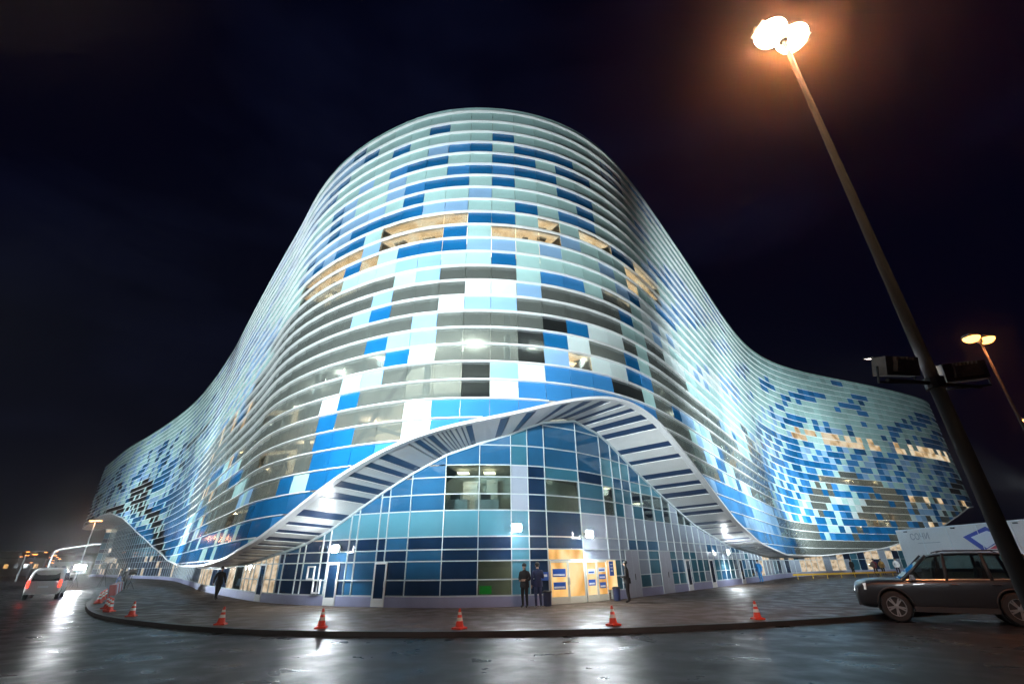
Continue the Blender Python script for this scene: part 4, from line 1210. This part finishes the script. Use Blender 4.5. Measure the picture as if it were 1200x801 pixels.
# ------------------------------------------------------------------ parked car
def wheel(parent, x, y, r, w, sgn):
    ho = bpy.data.objects.new('wheel', None); COL.objects.link(ho); ho.parent = parent; ho.location = (x, y, r); ho.rotation_euler = (math.radians(-90 * sgn), 0, 0)
    t = MB(); t.lathe([(r * 0.62, -w / 2), (r * 0.92, -w / 2), (r, -w * 0.36), (r, w * 0.36), (r * 0.92, w / 2), (r * 0.64, w / 2), (r * 0.60, w * 0.3)], 36); t.build('tyre', 'rubber', ho, False)
    m = MB(); m.lathe([(r * 0.60, w * 0.18), (r * 0.66, w * 0.5), (r * 0.62, w * 0.5), (r * 0.585, w * 0.20)], 36)
    for k in range(5):
        a = k * 2 * math.pi / 5 + 0.3
        for da in (-0.14, 0.14):
            R = Matrix.Rotation(a + da, 3, 'Z')
            m.box(R @ Vector((r * 0.34, 0, w * 0.40)), (r * 0.52, r * 0.10, w * 0.10), R)
    m.lathe([(r * 0.16, w * 0.36), (r * 0.15, w * 0.47), (r * 0.05, w * 0.49)], 14); m.build('rim', 'alloy', ho)
    d = MB(); d.lathe([(r * 0.52, w * 0.05), (r * 0.52, w * 0.14)], 24); d.build('brake_disc', 'black_metal', ho)
    return ho
def loft(stations, name, m, parent, cuts=()):
    """stations: list of (x, ring of (y,z) for y>=0 from bottom centre to top centre); mirrored, smooth closed body"""
    bm = bmesh.new(); rings = []
    for x, half in stations:
        full = [(y, z) for y, z in half] + [(-y, z) for y, z in half[::-1] if y > 1e-4]
        rings.append([bm.verts.new((x, y, z)) for y, z in full])
    n = len(rings[0])
    for a, b in zip(rings[:-1], rings[1:]):
        for k in range(n): bm.faces.new((a[k], a[(k + 1) % n], b[(k + 1) % n], b[k]))
    bm.faces.new(rings[0][::-1]); bm.faces.new(rings[-1])
    bmesh.ops.recalc_face_normals(bm, faces=bm.faces[:])
    me = bpy.data.meshes.new(name); bm.to_mesh(me); bm.free()
    o = bpy.data.objects.new(name, me); COL.objects.link(o)
    sub = o.modifiers.new('sub', 'SUBSURF'); sub.levels = sub.render_levels = 2
    cutters = []
    for (cx, cy, cz, r, w) in cuts:
        c = MB(); c.lathe([(r, -w / 2), (r, w / 2)], 40); co = c.build('cutter', 'car_trim'); co.rotation_euler = (math.pi / 2, 0, 0); co.location = (cx, cy, cz)
        bo = o.modifiers.new('b', 'BOOLEAN'); bo.operation = 'DIFFERENCE'; bo.object = co; bo.solver = 'EXACT'; cutters.append(co)
    bpy.context.view_layer.update()
    dg = bpy.context.evaluated_depsgraph_get(); dg.update()
    m2 = bpy.data.meshes.new_from_object(o.evaluated_get(dg)); m2.name = name
    bpy.data.objects.remove(o)
    for c in cutters: bpy.data.objects.remove(c)
    m2.materials.clear(); m2.materials.append(M[m])
    for p in m2.polygons: p.use_smooth = True; p.material_index = 0
    try: m2.set_sharp_from_angle(angle=math.radians(38))
    except Exception: pass
    q = bpy.data.objects.new(name, m2); COL.objects.link(q); q.parent = parent
    return q

car = thing('parked_car', 'dark grey sport utility car parked on the wet road beside the tall mast', 'car', (0, 0, 0))
Wd = 0.93
def ring(hw, zb, zm, zbelt, zt, crown=0.03):
    return [(0, zb), (hw * 0.86, zb), (hw * 0.97, zb + 0.10), (hw, zm), (hw * 0.985, zbelt - 0.06), (hw * 0.93, zbelt), (hw * 0.6, zt), (0, zt + crown)]
st = [(-2.36, ring(0.80, 0.55, 0.70, 0.98, 0.99)), (-2.33, ring(0.86, 0.45, 0.70, 1.05, 1.06)), (-2.2, ring(0.90, 0.36, 0.72, 1.08, 1.08)), (-1.7, ring(0.93, 0.30, 0.74, 1.10, 1.09)), (-0.8, ring(0.935, 0.28, 0.74, 1.09, 1.07)),
      (0.2, ring(0.935, 0.28, 0.74, 1.07, 1.05)), (0.95, ring(0.93, 0.28, 0.74, 1.05, 1.06)), (1.25, ring(0.925, 0.29, 0.74, 1.03, 1.08)), (1.8, ring(0.91, 0.30, 0.74, 1.02, 1.09)), (2.2, ring(0.88, 0.32, 0.72, 0.98, 1.05)),
      (2.40, ring(0.82, 0.36, 0.66, 0.88, 0.96)), (2.47, ring(0.70, 0.42, 0.62, 0.78, 0.84))]
XF, XR, WRr = 1.48, -1.36, 0.385
body = loft(st, 'body', 'car_paint', car, [(x, s_ * 0.85, WRr + 0.01, 0.445, 0.55) for x in (XF, XR) for s_ in (-1, 1)])
for x in (XF, XR):
    for s_ in (-1, 1):
        wheel(car, x, s_ * 0.815, WRr, 0.235, s_)
        a = MB(); a.tube([(x + 0.455 * math.cos(t_), s_ * 0.925, WRr + 0.01 + 0.455 * math.sin(t_)) for t_ in np.linspace(-0.25, math.pi + 0.25, 20)], 0.028, 6); a.build('arch_trim', 'car_trim', car, True)
        l = MB(); l.lathe([(0.44, -0.01), (0.44, 0.01)], 28); lo = l.build('arch_liner', 'car_trim', car); lo.rotation_euler = (math.pi / 2, 0, 0); lo.location = (x, s_ * 0.58, WRr + 0.01)
for s_ in (-1, 1):
    b = MB(); b.box((0.06, s_ * 0.925, 0.33), (1.95, 0.06, 0.13)); b.build('sill', 'car_trim', car)
# greenhouse: roof skin, pillars, panes
belt = {'A': (1.12, 0.80, 1.07), 'B': (0.02, 0.855, 1.08), 'C': (-1.02, 0.855, 1.09), 'D': (-1.78, 0.84, 1.11), 'R': (-2.20, 0.74, 1.12)}
roof = {'A': (0.30, 0.62, 1.66), 'B': (-0.12, 0.665, 1.71), 'C': (-1.02, 0.665, 1.71), 'D': (-1.62, 0.65, 1.685), 'R': (-1.93, 0.60, 1.65)}
rs = [(-2.06, [(0, 1.60), (0.52, 1.60), (0.58, 1.62), (0.52, 1.64), (0, 1.65)]), (-1.7, [(0, 1.65), (0.62, 1.65), (0.675, 1.68), (0.60, 1.715), (0, 1.74)]), (-0.9, [(0, 1.68), (0.64, 1.68), (0.69, 1.71), (0.62, 1.75), (0, 1.78)]),
      (-0.1, [(0, 1.67), (0.63, 1.67), (0.68, 1.70), (0.61, 1.74), (0, 1.765)]), (0.28, [(0, 1.62), (0.58, 1.62), (0.63, 1.65), (0.56, 1.675), (0, 1.70)]), (0.40, [(0, 1.60), (0.50, 1.60), (0.53, 1.61), (0.50, 1.62), (0, 1.635)])]
loft(rs, 'roof', 'car_paint', car)
for s_ in (-1, 1):
    f_ = lambda d, k: Vector((d[k][0], s_ * d[k][1], d[k][2]))
    for k, w in (('A', 0.05), ('B', 0.05), ('C', 0.055), ('D', 0.06), ('R', 0.07)):
        b = MB(); b.tube([f_(belt, k) - Vector((0, 0, 0.06)), f_(roof, k) + Vector((0, 0, 0.02))], [w, w * 0.8], 8); b.build('pillar', 'car_paint' if k in 'AR' else 'car_trim', car, True)
    for a, c, nm in (('A', 'B', 'side_window'), ('B', 'C', 'side_window'), ('C', 'D', 'side_window'), ('D', 'R', 'quarter_window')):
        b = MB(); P = [f_(belt, a) - Vector((0, 0, 0.03)), f_(belt, c) - Vector((0, 0, 0.03)), f_(roof, c), f_(roof, a)]
        b.prism(P, (0, -s_ * 0.008, 0)); b.build(nm, 'car_glass', car)
    b = MB(); b.tube([f_(belt, k) + Vector((0, s_ * 0.012, -0.015)) for k in 'ABCDR'], 0.014, 6); b.build('belt_strip', 'alloy', car)
    b = MB(); b.tube([(-1.65, s_ * 0.56, 1.73), (-1.5, s_ * 0.56, 1.79), (-0.2, s_ * 0.56, 1.805), (0.0, s_ * 0.56, 1.755)], 0.017, 6); b.build('roof_rail', 'black_metal', car)
    for xs in (0.02, -1.02):                           # door shut lines and handles
        b = MB(); b.box((xs, s_ * 0.933, 0.76), (0.010, 0.01, 0.58)); b.build('door_seam', 'car_trim', car)
    for xs in (-0.13, -1.10 + 0.02):
        b = MB(); b.tube([(xs - 0.1, s_ * 0.94, 0.95), (xs - 0.07, s_ * 0.965, 0.955), (xs + 0.09, s_ * 0.965, 0.955), (xs + 0.12, s_ * 0.94, 0.95)], 0.014, 6); b.build('door_handle', 'car_paint', car)
    b = MB(); b.box((0.85, s_ * 1.02, 1.13), (0.13, 0.2, 0.14), taper=0.8); mo = b.build('mirror', 'car_paint', car)
    b = MB(); b.tube([(0.87, s_ * 0.88, 1.06), (0.86, s_ * 0.96, 1.08)], 0.025, 6); b.build('mirror_arm', 'car_trim', mo)
    hl = MB(); hl.prism([(2.40, s_ * 0.52, 0.90), (2.10, s_ * 0.875, 0.965), (2.13, s_ * 0.89, 0.80), (2.46, s_ * 0.56, 0.76)], (0.02, s_ * 0.012, 0.01)); hl.build('headlight', 'head_lamp', car)
    tl = MB(); tl.box((-2.28, s_ * 0.80, 1.02), (0.12, 0.17, 0.30)); tl.build('tail_light', 'tail_off', car)
    fg = MB(); fg.lathe([(0.07, -0.01), (0.06, 0.015)], 12, (0, 0, 0)); fo = fg.build('fog_light', 'head_lamp', car); fo.rotation_euler = (0, math.pi / 2, 0); fo.location = (2.40, s_ * 0.60, 0.50)
b = MB(); b.prism([(1.16, 0.78, 1.08), (1.16, -0.78, 1.08), (0.36, -0.60, 1.64), (0.36, 0.60, 1.64)], (-0.01, 0, -0.008)); b.build('windscreen', 'car_glass', car)
b = MB(); b.prism([(-2.25, -0.70, 1.12), (-2.25, 0.70, 1.12), (-2.02, 0.56, 1.62), (-2.02, -0.56, 1.62)], (0.01, 0, -0.004)); b.build('rear_window', 'car_glass', car)
b = MB(); b.box((2.36, 0, 0.47), (0.16, 1.35, 0.16)); b.box((-2.34, 0, 0.50), (0.12, 1.5, 0.2)); b.build('bumper', 'car_trim', car)
b = MB(); b.box((2.43, 0, 0.74), (0.09, 0.9, 0.13)); b.build('grille', 'car_trim', car)
for x in (0.15, -0.95):
    for s_ in (-0.38, 0.38):
        b = MB(); b.box((x, s_, 1.02), (0.18, 0.48, 0.66), Matrix.Rotation(-0.2, 3, 'Y'), taper=0.85); so = b.build('seat_back', 'car_seat', car)
        b = MB(); b.box((x - 0.10, s_, 1.44), (0.09, 0.26, 0.17), Matrix.Rotation(-0.2, 3, 'Y'), taper=0.8); b.build('headrest', 'car_seat', so)
b = MB(); b.tube([(0.62 + 0.06 * math.sin(t_), 0.38 + 0.18 * math.cos(t_), 1.10 + 0.17 * math.sin(t_)) for t_ in np.linspace(0, 6.283, 17)], 0.015, 6); b.build('steering_wheel', 'car_seat', car)
FWp, RWp = Vector((12.75, 17.6, 0)), Vector((15.3, 15.95, 0))
hd_ = math.atan2((FWp - RWp).y, (FWp - RWp).x)
car.rotation_euler.z = hd_
car.scale = (1.05, 1.07, 1.16)
mid_ = (FWp + RWp) / 2
car.location = (mid_.x + 0.85 * math.sin(hd_) * -1 * -1, mid_.y - 0.85 * math.cos(hd_), 0.0)

# ------------------------------------------------------------------ white van at the far left
van = thing('parked_van', 'white van with red tail lights lit standing on the road by the cone row', 'van', (-33.6, 37.0, 0), math.radians(127))
def vring(hw, zb, zs, zt): return [(0, zb), (hw * 0.9, zb), (hw, zb + 0.12), (hw, 0.85), (hw * 0.99, zs), (hw * 0.86, zt - 0.05), (hw * 0.6, zt), (0, zt + 0.03)]
vs = [(-2.35, vring(0.86, 0.5, 1.0, 1.70)), (-2.3, vring(0.92, 0.36, 1.05, 1.88)), (-2.0, vring(0.95, 0.32, 1.08, 1.95)), (-0.5, vring(0.96, 0.3, 1.08, 1.97)), (0.9, vring(0.95, 0.3, 1.05, 1.93)), (1.5, vring(0.93, 0.3, 1.0, 1.40)), (2.1, vring(0.88, 0.33, 0.9, 1.08)), (2.4, vring(0.72, 0.42, 0.7, 0.8))]
loft(vs, 'body', 'van_white', van, [(x, s_ * 0.9, 0.34, 0.40, 0.5) for x in (1.5, -1.45) for s_ in (-1, 1)])
for x in (1.5, -1.45):
    for s_ in (-1, 1): wheel(van, x, s_ * 0.83, 0.34, 0.22, s_)
b = MB(); b.prism([(-2.352, 0.72, 1.16), (-2.352, -0.72, 1.16), (-2.31, -0.64, 1.66), (-2.31, 0.64, 1.66)], (-0.02, 0, 0)); b.build('rear_window', 'panel_dark', van)
for s_ in (-1, 1):
    b = MB(); b.box((-2.33, s_ * 0.82, 0.98), (0.10, 0.13, 0.42)); b.build('tail_light', 'tail_lamp', van)
    for x0, x1 in ((-2.0, -1.0), (-0.9, 0.1), (0.2, 1.1)):
        b = MB(); b.prism([(x0, s_ * 0.965, 1.14), (x1, s_ * 0.965, 1.14), (x1 - 0.05, s_ * 0.89, 1.66), (x0 + 0.05, s_ * 0.89, 1.66)], (0, s_ * -0.02, 0)); b.build('side_window', 'panel_dark', van)
    b = MB(); b.box((1.25, s_ * 1.05, 1.2), (0.12, 0.2, 0.2), taper=0.8); b.build('mirror', 'car_trim', van)
b = MB(); b.box((-2.37, 0, 0.46), (0.12, 1.7, 0.22)); b.build('bumper', 'van_white', van)
b = MB(); b.box((-2.38, 0, 0.80), (0.02, 0.52, 0.12)); b.build('number_plate', 'trim_white', van)

# ------------------------------------------------------------------ white trailer at the right
trl = thing('exhibition_trailer', 'long white trailer with a blue framed picture and grey print behind the car', 'trailer', (37.2, 48.3, PZ), math.radians(-90))
Lt, Ht = 17.0, 4.15
b = MB(); b.box((Lt / 2, 1.25, 0.95 + (Ht - 0.95) / 2), (Lt, 2.5, Ht - 0.95)); bx_ = b.build('box_body', 'trailer_white', trl)
b = MB(); b.box((Lt / 2, 1.25, Ht + 0.04), (Lt + 0.06, 2.56, 0.08)); b.build('roof_edge', 'trim_white', bx_)
for x in np.arange(0.0, Lt + 0.1, 2.83):
    b = MB(); b.box((x, -0.012, 2.55), (0.05, 0.03, 3.2)); b.build('panel_joint', 'trim_white', bx_)
for x in (1.2, 6.4, 11.8):
    b = MB(); b.box((x, -0.06, Ht - 0.12), (0.3, 0.14, 0.10)); b.build('marker_lamp', 'black_metal', bx_)
b = MB(); b.box((Lt / 2, 1.25, 0.80), (Lt - 1, 1.0, 0.24)); b.build('chassis', 'black_metal', trl)
for x in (12.5, 13.8):
    for y in (0.2, 2.3): wheel(trl, x, y, 0.48, 0.3, -1 if y < 1 else 1)
for x in (2.2,):
    for y in (0.4, 2.1):
        b = MB(); b.box((x, y, 0.4), (0.14, 0.14, 0.8)); b.box((x, y, 0.03), (0.34, 0.34, 0.06)); b.build('landing_leg', 'grey_metal', trl)
def flat(name, m, pts, y=-0.016):
    b = MB(); b.prism([(x, y, z) for x, z in pts], (0, 0.004, 0)); return b.build(name, m, bx_)
flat('picture_frame', 'print_blue', [(7.0, 3.3), (8.3, 2.2), (10.6, 3.1), (9.3, 3.95)])
flat('picture', 'poster_white', [(7.7, 3.25), (8.7, 2.4), (10.35, 3.1), (9.3, 3.65)], -0.022)
flat('picture_patch', 'print_red', [(8.9, 2.35), (10.9, 2.35), (10.8, 3.3), (10.3, 3.75), (10.75, 3.1)])
def text(body, x, z, size, m, parent, font_shear=0.0):
    cu = bpy.data.curves.new('lettering', 'FONT'); cu.body = body; cu.size = size; cu.extrude = 0.004; cu.shear = font_shear
    to = bpy.data.objects.new('tmp', cu); COL.objects.link(to); bpy.context.view_layer.update()
    dg = bpy.context.evaluated_depsgraph_get(); me = bpy.data.meshes.new_from_object(to.evaluated_get(dg)); bpy.data.objects.remove(to)
    me.materials.clear(); me.materials.append(M[m])
    o = bpy.data.objects.new('lettering', me); COL.objects.link(o); o.parent = parent
    o.matrix_local = Matrix.Translation((x, -0.02, z)) @ Matrix.Rotation(math.pi / 2, 4, 'X')
    return o
text('\u0421\u041e\u0427\u0418', 1.5, 3.3, 0.75, 'print_grey', bx_)
flat('print_line', 'print_grey', [(2.2, 2.98), (4.6, 2.98), (4.6, 3.02), (2.2, 3.02)])

# yellow barrier rail along the parking edge
yb = thing('yellow_barrier', 'low yellow barrier rail along the paving in front of the right wing', 'barrier', (27.6, 51.0, PZ))
rail = [Vector((0.0, 0, 0.42)), Vector((15.5, 7.0, 0.42))]
b = MB(); b.box((rail[0] + rail[1]) / 2, ((rail[1] - rail[0]).length, 0.06, 0.16), Matrix.Rotation(math.atan2(7.0, 15.5), 3, 'Z')); b.build('rail', 'yellow_paint', yb)
for k in range(8):
    p = rail[0].lerp(rail[1], (k + 0.3) / 7.6); b = MB(); b.box((p.x, p.y + 0.05, 0.21), (0.06, 0.06, 0.42)); b.build('post', 'yellow_paint', yb)

# ------------------------------------------------------------------ left background: bent lamp post, barriers, hills, far street lamps
bp_ = thing('bent_lamp_post', 'pale lamp post with a bent overhanging arm beside the bright floodlight', 'lamp post', (-49.3, 53.5, 0))
b = MB(); b.tube([(0, 0, 0), (0.0, 0, 3.2), (0.12, 0, 3.6), (0.5, 0.1, 3.8), (3.6, 0.8, 4.3)], [0.08, 0.065, 0.06, 0.055, 0.045], 10); b.build('pole', 'trim_white', bp_, True)
b = MB(); b.box((3.7, 0.82, 4.28), (0.6, 0.2, 0.10), Matrix.Rotation(0.2, 3, 'Z')); b.build('lamp_head', 'grey_metal', bp_)
fl_ = thing('street_lamp', 'street lamp with twin orange heads rising behind the bent lamp post', 'lamp post', (-70.5, 82.0, 0))
b = MB(); b.tube([(0, 0, 0), (0, 0, 9.2)], [0.12, 0.06], 8); b.box((0, 0, 9.2), (1.3, 0.2, 0.1)); b.build('pole', 'grey_metal', fl_)
for sx in (-1, 1):
    b = MB(); b.box((sx * 0.6, 0, 9.12), (0.7, 0.35, 0.14)); b.build('lamp_head', 'lamp_orange', fl_)
light('street_light', 'POINT', (-70.5, 81.5, 8.6), 250, (1.0, 0.45, 0.2), radius=0.3)
for k in range(6):                                    # red and white water barriers
    t = thing('road_barrier', 'red and white plastic road barrier in the line beside the van', 'barrier', (-29.2 - k * 1.25, 37.6 + k * 1.75, PZ if k > 7 else 0.0), math.atan2(1.75, -1.25), 'plastic road barriers')
    b = MB(); b.prism([(-0.95, -0.22, 0), (0.95, -0.22, 0), (0.95, -0.20, 0.15), (0.95, -0.10, 0.5), (0.95, -0.08, 0.8), (-0.95, -0.08, 0.8), (-0.95, -0.10, 0.5), (-0.95, -0.20, 0.15)][0:2] + [(0.95, -0.09, 0.8), (-0.95, -0.09, 0.8)], (0, 0.36, 0)); b.build('barrier_body', 'barrier_red' if k % 2 == 0 else 'cone_white', t)
    b = MB(); b.box((0, 0, 0.06), (1.9, 0.5, 0.1)); b.build('foot', 'rubber', t)
# hills and treeline beyond the town
hb = MB(); rngh = random.Random(5)
xs = np.linspace(-420, 500, 120); zs = [6 + 5 * vn(x / 40, 0, 4) + 5 * vn(x / 13, 1, 5) + 2 * vn(x / 3, 2, 6) for x in xs]
for i in range(len(xs) - 1):
    hb.poly([(xs[i], 380, -0.5), (xs[i + 1], 380, -0.5), (xs[i + 1], 400, zs[i + 1]), (xs[i], 400, zs[i])])
    hb.poly([(xs[i], 400, zs[i]), (xs[i + 1], 400, zs[i + 1]), (xs[i + 1], 460, -0.5), (xs[i], 460, -0.5)])
tag(hb.build('hill', 'hill_dark'), kind='structure')
def far_lamp():
    t = thing('street_lamp', '', 'lamp post', (0, 0, 0))
    b = MB(); b.tube([(0, 0, 0), (0, 0, 7.6), (0.5, 0, 8.0), (1.2, 0, 8.05)], [0.10, 0.07, 0.06, 0.05], 6); b.build('pole', 'grey_metal', t)
    b = MB(); b.lathe([(0.12, -0.12), (0.42, -0.05), (0.36, 0.06), (0.1, 0.12)], 10, (1.5, 0, 8.02)); b.build('lamp_head', 'lamp_far', t)
    return t
f0 = far_lamp()
spots = []
for k in range(26):
    yq = 95 + 7 * k + 20 * h2(k, 2, 2); spots.append((-(0.90 + 0.13 * h2(k, 1, 1)) * yq, yq))
for k, (x, y) in enumerate(spots):
    t = f0 if k == 0 else copy_tree(f0)
    t.location = (x, y, 0); t.rotation_euler.z = h2(k, 3, 3) * 6; t.scale = (1, 1, 0.40 + 0.45 * h2(k, 5, 5))
    tag(t, 'small orange street lamp in the distant row beyond the van', group='distant street lamps')
def far_house(x, y, w, d, h, label, rz):
    t = thing('low_house', label, 'building', (x, y, 0), rz)
    b = MB(); b.box((0, 0, h / 2), (w, d, h)); wl = b.build('wall', 'roof_grey', t)
    b = MB(); b.prism([(-w / 2 - 0.4, -d / 2 - 0.4, h), (w / 2 + 0.4, -d / 2 - 0.4, h), (w / 2 + 0.4, 0, h + 2.2), (-w / 2 - 0.4, 0, h + 2.2)], (0, 0, 0.15)); b.prism([(w / 2 + 0.4, d / 2 + 0.4, h), (-w / 2 - 0.4, d / 2 + 0.4, h), (-w / 2 - 0.4, 0, h + 2.2), (w / 2 + 0.4, 0, h + 2.2)], (0, 0, 0.15)); b.build('roof', 'hill_dark', t)
    for k in range(int(w / 2.5)):
        b = MB(); b.box((-w / 2 + 1.2 + k * 2.5, -d / 2 - 0.01, h * 0.55), (1.1, 0.06, 1.3)); b.build('window', 'pane_warm' if h2(k, x, 7) < 0.45 else 'pane_navy', t)
far_house(-178, 178, 18, 10, 5.5, 'long low house with several lit windows far beyond the van', 0.7)
far_house(-176, 200, 12, 9, 4.5, 'small dark house far behind the bent lamp post', 0.9)

# ------------------------------------------------------------------ haze volume added to give the lamps their halo
hz = MB(); hz.box((0, 120, 19), (1300, 860, 42))
bh = hz.build('haze', 'trim_white'); tag(bh, kind='stuff')
hm = bpy.data.materials.new('haze'); hm.use_nodes = True
hn = hm.node_tree.nodes; hn.clear()
ho_ = hn.new('ShaderNodeOutputMaterial'); hv = hn.new('ShaderNodeVolumePrincipled')
hv.inputs['Color'].default_value = (0.9, 0.9, 0.92, 1); hv.inputs['Density'].default_value = 0.0011; hv.inputs['Anisotropy'].default_value = 0.94
hm.node_tree.links.new(hv.outputs['Volume'], ho_.inputs['Volume'])
bh.data.materials.clear(); bh.data.materials.append(hm)
